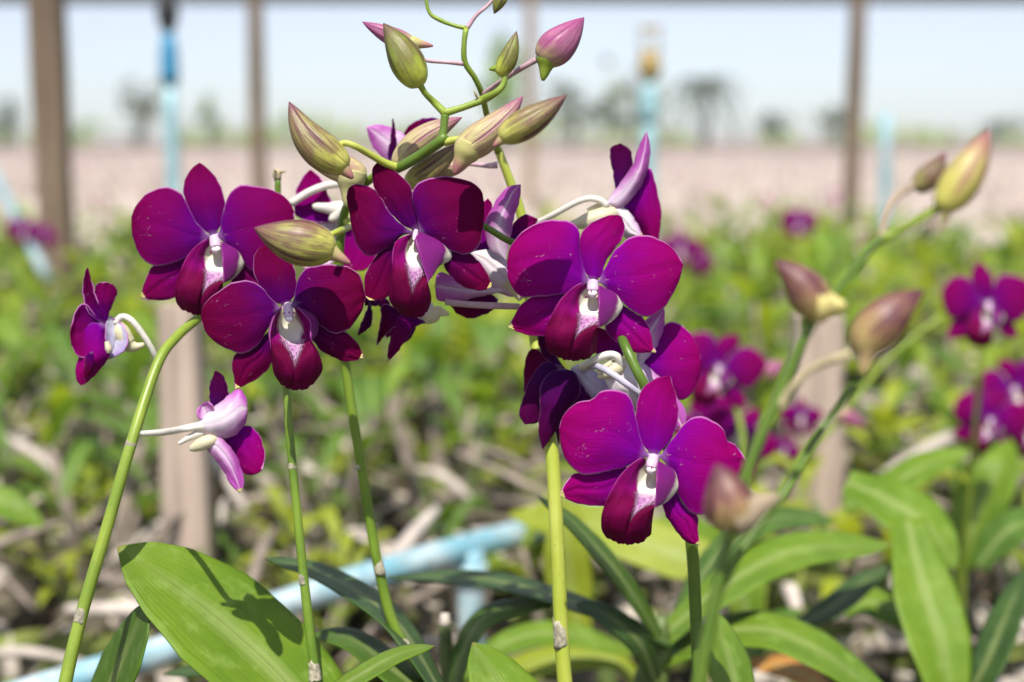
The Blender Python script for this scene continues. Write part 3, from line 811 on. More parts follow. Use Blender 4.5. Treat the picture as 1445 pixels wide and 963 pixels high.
leaf('leaf', [(1360, 800, 1.25), (1380, 720, 1.25), (1410, 660, 1.25), (1420, 610, 1.28)], 38, LF_BR, pl, tilt=.015)
pl = empty('orchid_plant', P(800, 1150, 1.15), None, 'pale green broad leaved orchid plant blurred behind the thick middle stem', 'orchid plant')
cane([(850, 900, 1.15, 12), (860, 1000, 1.15, 13), (860, 1200, 1.2, 10)], pl)
leaf('leaf', [(820, 900, 1.1), (805, 830, 1.1), (800, 760, 1.1), (800, 700, 1.12)], 34, LF_YL, pl, tilt=.01, fold=.1)
leaf('leaf', [(1090, 800, 1.1), (980, 790, 1.1), (850, 745, 1.12), (715, 725, 1.15)], 36, LF_YL, pl, tilt=.01, fold=.1)
leaf('leaf', [(640, 960, .98), (720, 905, .98), (800, 895, .99), (900, 925, 1.0)], 18, LF_BR, pl, tilt=.01)
leaf('leaf', [(900, 960, 1.02), (860, 930, 1.02), (760, 935, 1.03), (640, 985, 1.04)], 20, LF_YL, pl, tilt=.01)
leaf('leaf', [(1060, 900, 1.2), (1040, 820, 1.2), (980, 760, 1.2), (900, 740, 1.2)], 34, LF_BR, pl, tilt=.01)
pl = empty('orchid_plant', P(1120, 1200, 1.0), None, 'small orchid plant with one withered orange leaf at the bottom edge', 'orchid plant')
cane([(1040, 960, 1.02, 9), (1050, 1200, 1.05, 10)], pl)
leaf('leaf', [(1180, 985, .98), (1120, 945, .98), (1050, 935, 1.0)], 17, LF_OR, pl, tilt=.01, fold=.1)
leaf('leaf', [(1040, 965, 1.02), (1070, 900, 1.02), (1130, 860, 1.05)], 22, LF_MD, pl, tilt=.01)
pl = empty('orchid_plant', P(-20, 1100, 1.2), None, 'bright blurred leaf cut by the left edge above the dark bed', 'orchid plant')
leaf('leaf', [(-70, 690, 1.15), (-20, 700, 1.2), (25, 718, 1.2), (62, 745, 1.2)], 22, LF_BR, pl, tilt=.01)
cane([(-70, 690, 1.15, 8), (-60, 900, 1.2, 12), (-50, 1100, 1.25, 8)], pl)
pl = empty('cane_stub', P(630, 1010, .80), None, 'cut cane stub with a pale dry top near the bottom edge', 'cane stub')
mb = MB(); ptube(mb, [(628, 876, .80, 8), (630, 930, .80, 10), (634, 1010, .80, 10), (640, 1400, .82, 9)], n=20); mb.build('cane', CANE, pl)
mb = MB(); ptube(mb, [(628, 866, .80, 6), (628, 882, .80, 9)], n=5); mb.build('dry_top', CANE_PALE, pl)

# ------------------------------------------------------------------ orchid parts
def crop(ox, oy, s, pts, scale=1.0, about=None):
    return [(ox + p[0]/s, oy + p[1]/s) for p in pts]

class Ctx:
    """maps traced crop coordinates to the place: crop origin/scale, then an optional re-centring, scaling and depth"""
    def __init__(s, ox, oy, k, D, src=None, dst=None, sc=1.0, flip=1, rot=0.0):
        s.ox, s.oy, s.k, s.D, s.src, s.dst, s.sc, s.flip, s.rot = ox, oy, k, D, src, dst, sc, flip, rot
    def px(s, pts):
        p = np.atleast_2d(np.array(pts, float))[:, :2] / s.k + [s.ox, s.oy]
        if s.src is not None:
            q = (p - s.src) * [s.sc*s.flip, s.sc]; c, n = math.cos(s.rot), math.sin(s.rot)
            p = np.stack([q[:, 0]*c - q[:, 1]*n, q[:, 0]*n + q[:, 1]*c], 1) + s.dst
        return p
    def rpx(s, r): return r / s.k * s.sc

def wob(seed, u, v):
    r = np.random.default_rng(seed); z = 0
    for k in range(5):
        a, b, p, q = r.uniform(1, 5), r.uniform(1, 5), r.uniform(0, 6), r.uniform(0, 6)
        z = z + np.sin(a*u*2.2+p)*np.sin(b*v*2.2+q)/(1+k*.4)
    return z

SEED = [0]
def petal(cx, name, base, tip, L, Rr, mats, parent, d=(0, 0, 0), cup=0.0, groove=.5, ruff=.5, side=0.0, fa=False, nu=30, nv=19, th=.0005, label=None):
    """d: mm toward the camera at base, middle, tip; cup: mm the edges stand forward; side: mm tilt across"""
    SEED[0] += 1
    if name == 'lateral_sepal': groove = max(groove, 1.3)
    l = cx.px([base] + list(L) + [tip]); r = cx.px([base] + list(Rr) + [tip])
    t = np.linspace(0, 1, nu); t = .5*t + .5*(1-np.cos(np.pi*t))/2
    lc = catmull(l, t); rc = catmull(r, t)
    v = np.linspace(0, 1, nv); vv = 2*v-1
    vs = np.sign(vv)*(1-(1-np.abs(vv))**1.35); v2 = (vs+1)/2          # tighter near the edge
    rr = np.random.default_rng(SEED[0]+400); amp = cx.sc*min(1.0, np.linalg.norm(l[0]-l[-1])/60)*.75
    for q_, sgn in ((lc, 1), (rc, -1)):
        pt = np.gradient(q_, axis=0); pt /= np.maximum(np.linalg.norm(pt, axis=1, keepdims=True), 1e-9)
        wv = sum(np.sin(t*f_*math.pi*2+rr.uniform(0, 6))*a_ for f_, a_ in ((3.3, .6), (5.7, .6), (9.1, .45)))
        q_ += np.stack([-pt[:, 1], pt[:, 0]], 1)*(wv*amp*np.sin(np.pi*t)**.7)[:, None]
    A = lc[:, None, :]*(1-v2)[None, :, None] + rc[:, None, :]*v2[None, :, None]
    u = t[:, None]
    wid = np.sin(np.pi*np.clip(t, 0, 1))[:, None]
    z = np.interp(t, [0, .5, 1], d)[:, None] + 0*vs[None]
    z = z + cup*wid*vs[None]**2 - groove*np.exp(-(vs[None]/.10)**2)*wid + side*vs[None]*wid
    z = z + 1.5*ruff*wob(SEED[0], u*1.3, vs[None])*(.15+.85*np.abs(vs[None]))*np.clip(u*1.5, 0, 1)*.55*(1-.4*(u > .999))
    k = (1 if cx.sc == 1.0 else 1.0)
    G = P(A[..., 0], A[..., 1], cx.D - z*k/1000)
    V, F, M, uv = thick_sheet(G, th, fa)
    if name == 'lateral_sepal' and len(mats) == 3 and nu >= 30 and not fa:
        M = list(M); nf = (nu-1)*(nv-1)
        for q_ in range((nu-4)*(nv-1), nf): M[q_] = 3
        mats = list(mats) + [TIPG]
    n_ = nu*nv; uvx = np.tile(np.stack(np.broadcast_arrays(t[:, None], v2[None]), -1).reshape(-1, 2), (2, 1))
    o = mk(name, V, F, mats, M, uvx, parent)
    if label: o['label'] = label
    return o

def lipnet(cx, rows, parent, name='lip', nu=64, nv=56, off=(0, 0), zk=1.0):
    """rows: 7x7 control net of (x,y,mm toward camera) in crop coordinates"""
    N = np.array(rows, float)
    N[..., 0] += off[0]; N[..., 1] += off[1]
    A = []
    for i in range(7):
        q = catmull_even(N[i], nv)
        A.append(q)
    A = np.array(A); B = np.stack([catmull_even(A[:, j], nu) for j in range(nv)], 1)
    p = cx.px(B.reshape(-1, 3)[:, :2]).reshape(nu, nv, 2); ang = np.linspace(0, 1, nv)*40
    p[..., 1] += (cx.sc*1.3*np.sin(ang)*np.sin(ang*.37+1))[None]*np.clip((np.linspace(0, 1, nu)-.8)*5, 0, 1)[:, None]
    u, v = np.meshgrid(np.linspace(0, 1, nu), np.linspace(-1, 1, nv), indexing='ij')
    z = B[..., 2]*zk + .35*np.sin(u*24+3*v)*np.clip(np.abs(v)-.45, 0, 1)*np.clip(u*2-.9, 0, 1)*1.6 + .12*wob(91, u*2, v*2)
    z = z - 1.6*np.exp(-(v/.09)**2)*np.clip((u-.6)*4, 0, 1)*np.clip((1-u)*6, 0, 1)
    z = z + .16*np.sin(v*13+u*5)*np.clip((u-.62)*3, 0, 1)*np.clip(np.abs(v)*1.4, 0, 1)
    G = P(p[..., 0], p[..., 1], cx.D - z/1000)
    V, F, M, uv = thick_sheet(G, .0006)
    return mk(name, V, F, LIP, M, uv, parent)

def catmull_even(p, n):
    p = np.asarray(p, float); q = np.vstack([2*p[0]-p[1], p, 2*p[-1]-p[-2]]); m = len(p)-1
    t = np.linspace(0, m, n); i = np.minimum(t.astype(int), m-1); f = (t-i)[:, None]
    a, b, c, d = q[i], q[i+1], q[i+2], q[i+3]
    return .5*((2*b)+(-a+c)*f+(2*a-5*b+4*c-d)*f*f+(-a+3*b-3*c+d)*f**3)

TIPG = plain('sepal_tip_green', (.50, .42, .14), .5, .2, 300)
COLM = plain('column_white', (.72, .50, .66), .4, .08, 300, trans=.1, tcol=(.8, .6, .7))
CAPM = plain('anther_cap_white', (.88, .82, .84), .35, .05, 300)
SPOT = plain('column_purple', (.28, .01, .20), .4, .2, 300)
THROAT = plain('flower_heart_lilac', (.55, .36, .60), .5, .2, 200)
def column(cx, top, cap, parent, r=30, dz=(1, 8), spots=((-14, 2), (16, 6)), capk=1.0):
    """pale column leaning out of the heart of the flower, with anther cap"""
    t = cx.px([top])[0]; c = cx.px([cap])[0]; R0 = cx.rpx(r)*.84; dz = (dz[0], dz[1]*.66)
    mb = MB()
    ptube(mb, [(t[0], t[1], cx.D-dz[0]/1000, R0*.8), ((t[0]*2+c[0])/3, (t[1]*2+c[1])/3, cx.D-(dz[0]*.6+dz[1]*.4)/1000, R0*.88),
               ((t[0]+c[0]*2)/3, (t[1]+c[1]*2)/3-R0*.15, cx.D-(dz[0]*.2+dz[1]*.8)/1000, R0*.95), (c[0], c[1]-R0*.1, cx.D-dz[1]/1000, R0*.86)], n=16, sides=16, m=0)
    o = mb.build('column', [COLM], parent)
    w = R0/FPX*cx.D
    mb = MB(); cp = P(c[0], c[1]+R0*.12, cx.D-(dz[1]+.6)/1000)
    blob(mb, cp, w*.78*capk, w*.5, w*.62*capk, 0)
    m2 = P(c[0]+R0*.1, c[1]+R0*.55, cx.D-(dz[1]+.3)/1000); blob(mb, m2, w*.42*capk, w*.35, w*.3*capk, 0)
    for s in spots:
        sp = P(c[0]+cx.rpx(s[0]), c[1]+cx.rpx(s[1]), cx.D-(dz[1]+.6+w*500*.75)/1000); blob(mb, sp, w*.17, w*.14, w*.2, 1)
    mb.build('anther_cap', [CAPM, SPOT], parent)

def heart(cx, c, parent, r=34):
    p = cx.px([c])[0]; w = cx.rpx(r)/FPX*cx.D; mb = MB(); blob(mb, P(p[0], p[1], cx.D+.003), w, w*.5, w*1.1); mb.build('heart', THROAT, parent)

def fmats(front, back=BLILAC, rim=RIM): return [front, back, rim]
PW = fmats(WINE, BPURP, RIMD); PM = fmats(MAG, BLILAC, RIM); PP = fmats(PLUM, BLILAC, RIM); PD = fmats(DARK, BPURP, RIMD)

FD = {}
FD[1] = dict(crop=(180, 220, 4.0125), c=(490, 460), M=PP, P=[
 ('sepal', (485, 452), (408, 42), [(425, 415), (370, 350), (335, 280), (318, 200), (325, 140), (360, 80)], [(530, 390), (545, 320), (550, 260), (535, 190), (500, 130), (455, 75)], (0, 1, -3), -2.0, 0),
 ('petal', (465, 460), (24, 350), [(420, 412), (370, 350), (330, 260), (300, 210), (250, 182), (180, 185), (110, 215), (50, 285)], [(400, 510), (340, 570), (270, 602), (190, 622), (120, 615), (75, 570), (40, 490), (25, 420)], (1, 3.5, 0), -3, 0),
 ('petal', (510, 460), (942, 320), [(530, 390), (550, 290), (575, 220), (620, 175), (700, 168), (790, 185), (860, 215), (915, 262)], [(570, 510), (640, 580), (700, 650), (760, 660), (830, 620), (900, 530), (940, 430)], (1, 3.5, 0), -3, 0),
 ('lateral_sepal', (450, 520), (76, 805), [(350, 560), (270, 590), (200, 608), (150, 622), (112, 670), (90, 740)], [(420, 650), (340, 730), (290, 790), (220, 815), (140, 818)], (-2, -1, -1), -2, 0),
 ('lateral_sepal', (545, 540), (790, 800), [(640, 580), (720, 640), (780, 720)], [(575, 630), (600, 730), (660, 790), (730, 815)], (-2, -1, -2), -2, 0)])
FD[2] = dict(crop=(280, 330, 4.0125), c=(500, 400), M=PW, P=[
 ('sepal', (500, 400), (395, 60), [(420, 385), (360, 325), (320, 235), (310, 160), (335, 95)], [(545, 345), (556, 260), (540, 190), (510, 140), (455, 88)], (0, 1, -4), -2, 0),
 ('petal', (465, 430), (17, 475), [(440, 395), (400, 355), (350, 298), (290, 268), (220, 270), (140, 310), (60, 370), (27, 420)], [(400, 520), (360, 600), (300, 660), (230, 678), (160, 650), (80, 600), (33, 540)], (1, 3, 0), -3, 0),
 ('petal', (525, 415), (942, 350), [(550, 330), (568, 255), (610, 198), (680, 180), (770, 178), (850, 188), (905, 225), (920, 255)], [(600, 440), (680, 510), (760, 565), (830, 550), (885, 500), (925, 430)], (1, 3, -1), -3.5, 0),
 ('lateral_sepal', (430, 520), (207, 877), [(360, 595), (300, 660), (215, 680), (193, 725), (200, 800)], [(412, 600), (420, 680), (400, 760), (330, 822), (260, 860)], (-2, 0, 0), -2.5, 0),
 ('lateral_sepal', (600, 520), (935, 704), [(700, 500), (790, 540), (840, 560), (880, 600), (915, 650)], [(640, 590), (690, 655), (750, 692), (810, 718), (880, 720)], (-2, 0, 0), -2.5, 0)])
FD[3] = dict(crop=(470, 220, 4.0125), c=(480, 425), M=PW, P=[
 ('sepal', (478, 425), (258, 32), [(400, 395), (330, 325), (260, 235), (225, 150), (224, 80)], [(484, 360), (458, 260), (445, 190), (400, 130), (330, 72)], (1, 4, 3), -2, 0),
 ('petal', (455, 435), (79, 235), [(390, 395), (330, 335), (275, 245), (242, 198), (190, 170), (130, 165), (88, 185)], [(390, 450), (330, 505), (250, 552), (195, 568), (150, 530), (118, 450), (95, 340)], (0, 2, 0), -3, 0),
 ('petal', (490, 430), (852, 262), [(480, 360), (455, 270), (455, 190), (500, 145), (580, 120), (680, 122), (770, 145), (832, 192)], [(540, 460), (620, 505), (690, 547), (760, 555), (820, 520), (845, 420), (855, 330)], (1, 4, 1), -3, 0),
 ('lateral_sepal', (420, 470), (206, 820), [(300, 515), (250, 562), (198, 640), (176, 720), (183, 790)], [(370, 560), (360, 660), (345, 740), (310, 800), (260, 815)], (-2, 0, 1), -2.5, 0),
 ('lateral_sepal', (600, 525), (897, 740), [(700, 540), (780, 560), (842, 620), (882, 690)], [(625, 610), (668, 682), (730, 735), (800, 760), (860, 758)], (-2, 0, 2), -3, 0)])
FD[4] = dict(crop=(710, 290, 3.704), c=(468, 400), M=PM, P=[
 ('sepal', (468, 400), (602, 53), [(420, 335), (400, 260), (398, 180), (430, 120), (490, 75), (550, 55)], [(515, 365), (530, 310), (570, 240), (620, 180), (634, 115), (622, 70)], (0, 0, -3), -2, 0),
 ('petal', (445, 390), (20, 330), [(412, 310), (398, 220), (396, 135), (350, 88), (280, 75), (190, 88), (100, 140), (40, 215)], [(400, 432), (320, 462), (230, 472), (150, 481), (90, 475), (50, 430), (25, 380)], (1, 4, 1), -3.5, 0),
 ('petal', (500, 400), (939, 308), [(530, 335), (580, 245), (640, 182), (700, 158), (780, 165), (850, 195), (905, 248)], [(570, 455), (640, 520), (700, 565), (765, 583), (830, 542), (882, 470), (922, 385)], (1, 4, 1), -3.5, 0),
 ('lateral_sepal', (420, 480), (28, 635), [(310, 455), (230, 468), (150, 482), (100, 515), (58, 580)], [(370, 570), (300, 650), (240, 682), (170, 684), (90, 665)], (-2, 0, -1), -2.5, 0),
 ('lateral_sepal', (590, 500), (798, 768), [(660, 545), (740, 600), (768, 660), (782, 725)], [(535, 640), (570, 690), (612, 730), (670, 762), (745, 772)], (-3, 0, 0), -3, 0)])
FD[5] = dict(crop=(780, 520, 3.439), c=(490, 425), M=PM, P=[
 ('sepal', (490, 425), (568, 38), [(430, 360), (405, 270), (405, 190), (430, 110), (490, 55)], [(530, 395), (580, 330), (607, 240), (603, 150), (582, 80)], (0, 0, -3), -2, 0),
 ('petal', (465, 425), (33, 300), [(425, 345), (402, 240), (385, 160), (330, 110), (240, 108), (195, 148), (110, 172), (50, 230)], [(405, 450), (330, 485), (230, 508), (150, 515), (90, 480), (48, 400)], (1, 4, 1), -3, 0),
 ('petal', (520, 430), (937, 452), [(570, 360), (630, 280), (690, 235), (760, 245), (820, 290), (848, 352), (882, 368), (915, 410)], [(595, 520), (610, 600), (650, 680), (700, 712), (770, 690), (850, 610), (915, 520)], (1, 3.5, 1), -4, 0),
 ('lateral_sepal', (420, 520), (34, 612), [(340, 475), (250, 500), (160, 512), (105, 510), (62, 560)], [(360, 580), (290, 650), (235, 668), (150, 660), (80, 640)], (-2, 0, 0), -2.5, 0),
 ('lateral_sepal', (590, 580), (712, 857), [(625, 650), (665, 700), (703, 715), (703, 780)], [(530, 640), (535, 665), (560, 730), (610, 800), (660, 848)], (-3, 0, 0), -3.5, 0)])
NET5 = [
 [(445,425,2),(445,440,1),(455,450,-1),(480,460,-3),(520,460,-1),(530,460,2),(510,450,5)],
 [(378,468,6),(400,480,4),(420,500,0),(470,520,-4),(592,510,-2),(578,500,4),(503,505,9)],
 [(320,530,10),(360,550,7),(400,565,2),(450,580,0),(607,570,0),(565,570,7),(502,560,12)],
 [(275,610,12),(330,620,11),(390,630,8),(440,630,6),(545,645,4),(530,650,9),(500,645,12)],
 [(240,700,10),(300,700,13),(360,700,13),(390,710,11),(430,700,13),(465,690,13),(490,685,11)],
 [(238,775,7),(290,775,11),(340,780,11.5),(360,785,11),(400,778,12),(450,765,11),(480,745,7)],
 [(256,812,3),(298,838,5),(333,849,6),(362,853,6),(398,850,6),(438,838,5),(476,802,3)]]
NET3 = [
 [(440,445,3),(445,440,1),(450,440,-1),(465,435,-3),(500,440,-2),(500,437,2),(488,440,5)],
 [(360,480,8),(385,490,7),(420,500,3),(440,520,0),(610,500,-2),(585,480,3),(462,480,8)],
 [(338,545,12),(360,555,10),(400,565,6),(450,580,3),(658,585,-1),(620,540,4),(485,560,10)],
 [(334,640,13),(360,645,13),(410,650,13),(460,660,11),(560,640,4),(580,650,6),(530,690,11)],
 [(320,725,10),(360,733,13),(410,738,14),(450,738,14),(490,742,13),(520,737,12),(538,725,11)],
 [(323,820,7),(365,830,10),(410,835,12),(450,835,12),(490,830,11),(525,825,9),(553,810,6)],
 [(375,888,2),(405,902,4),(430,910,5),(455,916,5),(482,915,5),(510,902,4),(535,875,2)]]
NET2 = [
 [(450,440,3),(455,430,1),(470,410,-2),(505,400,-4),(540,410,-2),(565,415,1),(562,418,4)],
 [(425,480,8),(420,485,6),(450,495,-1),(510,500,-6),(570,490,-2),(662,475,3),(630,495,9)],
 [(405,560,12),(402,570,9),(445,565,2),(520,575,-4),(605,560,0),(672,560,4),(634,560,12)],
 [(408,640,12),(430,635,11),(470,630,8),(545,635,5),(605,630,8),(632,620,10),(640,600,12)],
 [(415,705,9),(450,708,12),(500,712,12),(545,716,11),(600,708,13),(650,692,12),(680,680,8)],
 [(430,790,6),(465,798,9),(505,805,11),(545,808,11),(600,802,10),(650,792,9),(700,768,5)],
 [(465,845,2),(488,862,3),(510,875,4),(535,882,5),(570,883,5),(612,875,4),(655,842,2)]]

class LipCtx(Ctx): pass
def front_flower(i, D, spray, label, src=None, dst=None, sc=1.0, flip=1, rot=0.0, mats=None, simple=False):
    f = FD[i]; ox, oy, k = f['crop']
    cx = Ctx(ox, oy, k, D, src, dst, sc, flip, rot)
    c = cx.px([f['c']])[0]
    fl = empty('flower', P(c[0], c[1], D), spray); 
    if label: fl['label'] = label
    M = mats or f['M']; kz = 1.0
    for nm, b, t, L, Rr, d, cup, side in f['P']:
        dd = d if nm != 'petal' else tuple(x+1.5 for x in d)
        if nm == 'sepal': dd = tuple(x-1.5 for x in d)
        petal(cx, 'dorsal_sepal' if nm == 'sepal' else nm, b, t, L, Rr, M, fl, dd, cup, ruff=.5 if not simple else .2,
              nu=30 if not simple else 16, nv=19 if not simple else 11, side=side)
    heart(cx, f['c'], fl)
    nn = (64, 56) if not simple else (26, 22)
    if i == 3:
        lipnet(cx, NET3, fl, nu=nn[0], nv=nn[1])
        column(cx, (470, 425), (462, 470), fl, 20, (1, 6), ())
    elif i == 2:
        lipnet(cx, NET2, fl, nu=nn[0], nv=nn[1])
        column(cx, (507, 400), (514, 480), fl, 34, (1, 7), ((-30, -30), (28, -30), (0, -34)))
    else:
        # the same lip seen from nearly the same side
        ks = {5: (1.0, 1.0, 0.0), 1: (.93*4.0125/3.439, .88*4.0125/3.439, .12), 4: (1.02*3.704/3.439, .90*3.704/3.439, .07)}[i]
        cc = {5: (478, 490), 1: (503, 530), 4: (468, 458)}[i]
        N = np.array(NET5, float); x = N[..., 0]-478; y = N[..., 1]-490
        N[..., 0] = cc[0] + x*ks[0] + y*ks[2]; N[..., 1] = cc[1] + y*ks[1]
        lipnet(cx, N, fl, nu=nn[0], nv=nn[1])
        cl = {5: ((488, 430), (478, 488)), 1: ((492, 465), (502, 525)), 4: ((470, 405), (468, 455))}[i]
        column(cx, cl[0], cl[1], fl, {5: 38, 1: 42, 4: 40}[i], (1, 7.5), {5: ((2, -4),), 1: ((-6, -14), (-30, 20)), 4: ((-34, 22), (26, 30), (-6, -4))}[i])
    return fl

def sheath(pts, parent, mat=SHEATH, name='sheath'):
    mb = MB(); ptube(mb, [(p[0], p[1], p[2], p[3]*.84) for p in pts], n=8, sides=24)
    V = mb.V[0].reshape(8, 24, 3); ax = V[-1].mean(0) - V[0].mean(0); a = np.linspace(0, 2*math.pi, 24, endpoint=False)
    rag = .22*np.sin(a+pts[0][0]) + .08*np.sin(a*5) + .05*np.sin(a*9+1)      # torn slanting edges
    V[-1] += ax*rag[:, None]; V[-2] += ax*rag[:, None]*.7; V[0] += ax*(.5*rag[::-1])[:, None]
    mb.V[0] = V.reshape(-1, 3); mb.build(name, mat, parent)
def stalk(cx, pts, parent, mats, name='pedicel', k=24, sides=12, D=None):
    """pts: crop x, y, mm toward camera, radius in crop units"""
    mb = MB(); q = [(*cx.px([p[:2]])[0], (D or cx.D)-p[2]/1000, cx.rpx(p[3])) for p in pts]
    ptube(mb, q, n=k, sides=sides); return mb.build(name, mats, parent)

def bud(parent, D, base, tip, hw, mat, chin=None, chinmat=None, bend=0.0, ddep=0.0, chw=None, flat=.92, wide=.38, label=None, roll=0.0, blunt=.80):
    """bud body from base to pointed tip; bend: px sideways bow; ddep: m the tip is nearer than the base"""
    b = np.array(base, float); t = np.array(tip, float); d = t-b; L = np.linalg.norm(d); n = np.array([-d[1], d[0]])/L
    rows = []
    K = 30
    for k in range(K+1):
        u = k/K; c = b + d*u + n*bend*math.sin(math.pi*u)*1.0
        if u < wide: r = math.sqrt(max(0, 1-((wide-u)/wide)**2))**.9
        else: r = max(0, math.cos((u-wide)/(1-wide)*math.pi/2))**blunt * (1 - .15*((u-wide)/(1-wide)))
        r = max(r, .03)
        rows.append((c[0], c[1], D - ddep*u, hw*r))
    q = np.array(rows); w = P(q[:, 0], q[:, 1], q[:, 2]); r = q[:, 3]*q[:, 2]/FPX
    mb = MB(); sides = 24
    # three-sided section with grooves between the sepals
    tv = np.gradient(w, axis=0); tv /= np.linalg.norm(tv, axis=1, keepdims=True)
    V = []; uv = []
    for k in range(K+1):
        view = w[k]-CAMP; view /= np.linalg.norm(view)
        s1 = np.cross(tv[k], view); s1 /= np.linalg.norm(s1); s2 = np.cross(tv[k], s1)
        a = np.linspace(0, 2*math.pi, sides, endpoint=False) + roll
        g = 1 + .035*np.cos(3*(a-roll)+math.pi)*math.sin(math.pi*min(1, k/K*1.1)) - .13*np.exp(-((np.mod(a-roll+.13*2*math.pi*0, 2*math.pi/3)-math.pi/3)/.16)**2)*min(1, 3*(k/K))
        V.append(w[k] + r[k]*g[:, None]*(np.cos(a)[:, None]*s1 + flat*np.sin(a)[:, None]*s2))
        uv.append(np.stack([np.full(sides, k/K), np.linspace(0, 1, sides, endpoint=False)], 1))
    V = np.concatenate(V); F = []
    for k in range(K):
        for s in range(sides):
            s2 = (s+1) % sides; F.append((k*sides+s, k*sides+s2, (k+1)*sides+s2, (k+1)*sides+s))
    F.append(tuple(range(sides-1, -1, -1))); F.append(tuple(K*sides+s for s in range(sides)))
    mb.add(V, F, 0, np.concatenate(uv))
    o = mb.build('bud', mat, parent)
    if label: o['label'] = label
    if chin is not None:
        ch = np.array(chin, float); st = b + d*.20 + n*bend*.5; cw = chw or hw*.7
        mb = MB(); mid = st*.45 + ch*.55
        ptube(mb, [(*st, D, cw*1.05), (*(st*.7+ch*.3), D, cw*.95), (*mid, D, cw*.62), (*(st*.15+ch*.85), D-.0, cw*.34), (*ch, D, cw*.14)], n=20, sides=14)
        s = mb.build('spur', chinmat or SPUR_G, o); s_o = ORG[o.name]
    return o

def spray(label, pts, mat, root_px, nodes=(), seglen=None, base_label=None):
    root = empty('orchid_spray', P(*root_px), None, label, 'orchid spray')
    mb = MB(); ptube(mb, pts, n=max(60, len(pts)*10), sides=14); mb.build('stem', mat, root)
    for nd in nodes: sheath(nd, root)
    return root

# ---------------- spray 1: leftmost curved stem (three flowers)
S1 = spray('leftmost orchid spray, curved lime stem with three purple flowers',
 [(60, 1150, .60, 10), (90, 975, .605, 9.5), (115, 868, .61, 9), (150, 748, .615, 8.5), (184, 630, .622, 8), (222, 515, .64, 7.5), (250, 475, .652, 7), (282, 447, .664, 6.5), (310, 420, .668, 6), (330, 400, .67, 5), (350, 350, .675, 4)], ST_MID, (40, 1500, .62),
 nodes=[[(111, 880, .609, 10), (116, 862, .61, 10)], [(183, 632, .622, 9.5), (186, 623, .622, 9)]])
mb = MB(); ptube(mb, [(60, 1150, .60, 10), (20, 1500, .62, 10), (0, 2050, .66, 10)], n=12); mb.build('lower_stem', ST_DARK, S1)
front_flower(1, .645, S1, 'plum purple flower with a pointed upper sepal at upper left')
cx = Ctx(80, 370, 4.815, .648)
f = empty('flower', P(148, 460, .648), S1, 'small purple flower in profile facing the left edge')
petal(cx, 'lateral_sepal', (410, 400), (352, 662), [(350, 370), (330, 470), (338, 600)], [(465, 450), (482, 560), (430, 625)], [BBLUE, PLUM, RIM], f, (0, 0, 0), 4)
petal(cx, 'petal', (300, 420), (92, 480), [(240, 335), (180, 280), (125, 345)], [(270, 570), (210, 650), (140, 635), (100, 560)], PP, f, (0, 3, 6), 3)
petal(cx, 'dorsal_sepal', (315, 420), (210, 40), [(230, 360), (185, 260), (178, 150), (190, 85)], [(300, 330), (262, 220), (232, 110)], [PLUM, BLILAC, RIM], f, (1, 4, 8), 2)
petal(cx, 'petal', (330, 430), (350, 142), [(290, 350), (262, 260), (262, 180), (290, 140)], [(352, 360), (372, 300), (408, 225), (395, 168)], PP, f, (3, 6, 6), -2)
petal(cx, 'lip', (320, 420), (165, 838), [(230, 420), (175, 500), (175, 600), (135, 690), (135, 790)], [(335, 520), (355, 640), (300, 720), (220, 805)], [MAG, BPURP, RIMD], f, (4, 9, 6), -6)
petal(cx, 'lip_lobe', (240, 610), (190, 800), [(200, 640), (190, 720)], [(260, 690), (235, 760)], PW, f, (9, 10, 8), -2)
stalk(cx, [(415, 400, -2, 22), (440, 470, -2, 55), (490, 560, -3, 52), (540, 575, -3, 30), (595, 560, -3, 14)], f, CREAM, 'spur')
stalk(cx, [(340, 540, 5, 16), (352, 590, 5, 24), (352, 620, 5, 12)], f, CREAM, 'sepal_fold')
stalk(cx, [(395, 420, -1, 26), (440, 372, -1, 23), (500, 390, -1, 22), (570, 470, -2, 21), (640, 580, -4, 20), (690, 690, -8, 20)], f, IVORY)
cx = Ctx(190, 510, 4.815, .585)
f = empty('flower', P(320, 610, .585), S1, 'small flower seen from behind with a white and lilac back')
petal(cx, 'petal', (545, 350), (550, 65), [(512, 260), (515, 150)], [(640, 280), (632, 190), (600, 100)], PD, f, (-4, -3, -3), -2)
petal(cx, 'petal', (600, 520), (862, 740), [(680, 480), (770, 437), (855, 520), (885, 640)], [(640, 600), (700, 725), (785, 775)], PM, f, (-6, -4, -2), -3)
petal(cx, 'dorsal_sepal', (520, 390), (455, 300), [(440, 390), (425, 340)], [(540, 330), (500, 275)], [BLILAC, PLUM, RIM], f, (-1, 0, 0), 3)
petal(cx, 'petal', (420, 430), (765, 320), [(480, 370), (570, 290), (650, 225), (710, 190), (750, 240)], [(490, 500), (600, 520), (690, 495), (755, 410)], [petal_back('petal_reverse_blushed', .72, (.46, .06, .42), (.84, .78, .80)), PLUM, RIM], f, (2, 5, 0), -5, fa=False)
petal(cx, 'lateral_sepal', (460, 540), (715, 892), [(560, 515), (650, 585), (720, 720), (742, 830)], [(520, 630), (590, 720), (650, 830)], [BSTRIPE, PLUM, RIM], f, (1, 3, 3), -3)
stalk(cx, [(560, 530, -1, 26), (510, 540, 1, 44), (450, 565, 1, 46), (400, 588, 1, 30), (375, 600, 1, 14)], f, CREAM, 'spur')
stalk(cx, [(470, 480, 0, 24), (390, 510, 0, 24), (300, 560, 0, 12)], f, IVORY, 'spur_tip')
stalk(cx, [(480, 440, 1, 36), (420, 445, 1, 30), (330, 460, 0, 25), (200, 482, -20, 24), (50, 492, -34, 20)], f, IVORY)

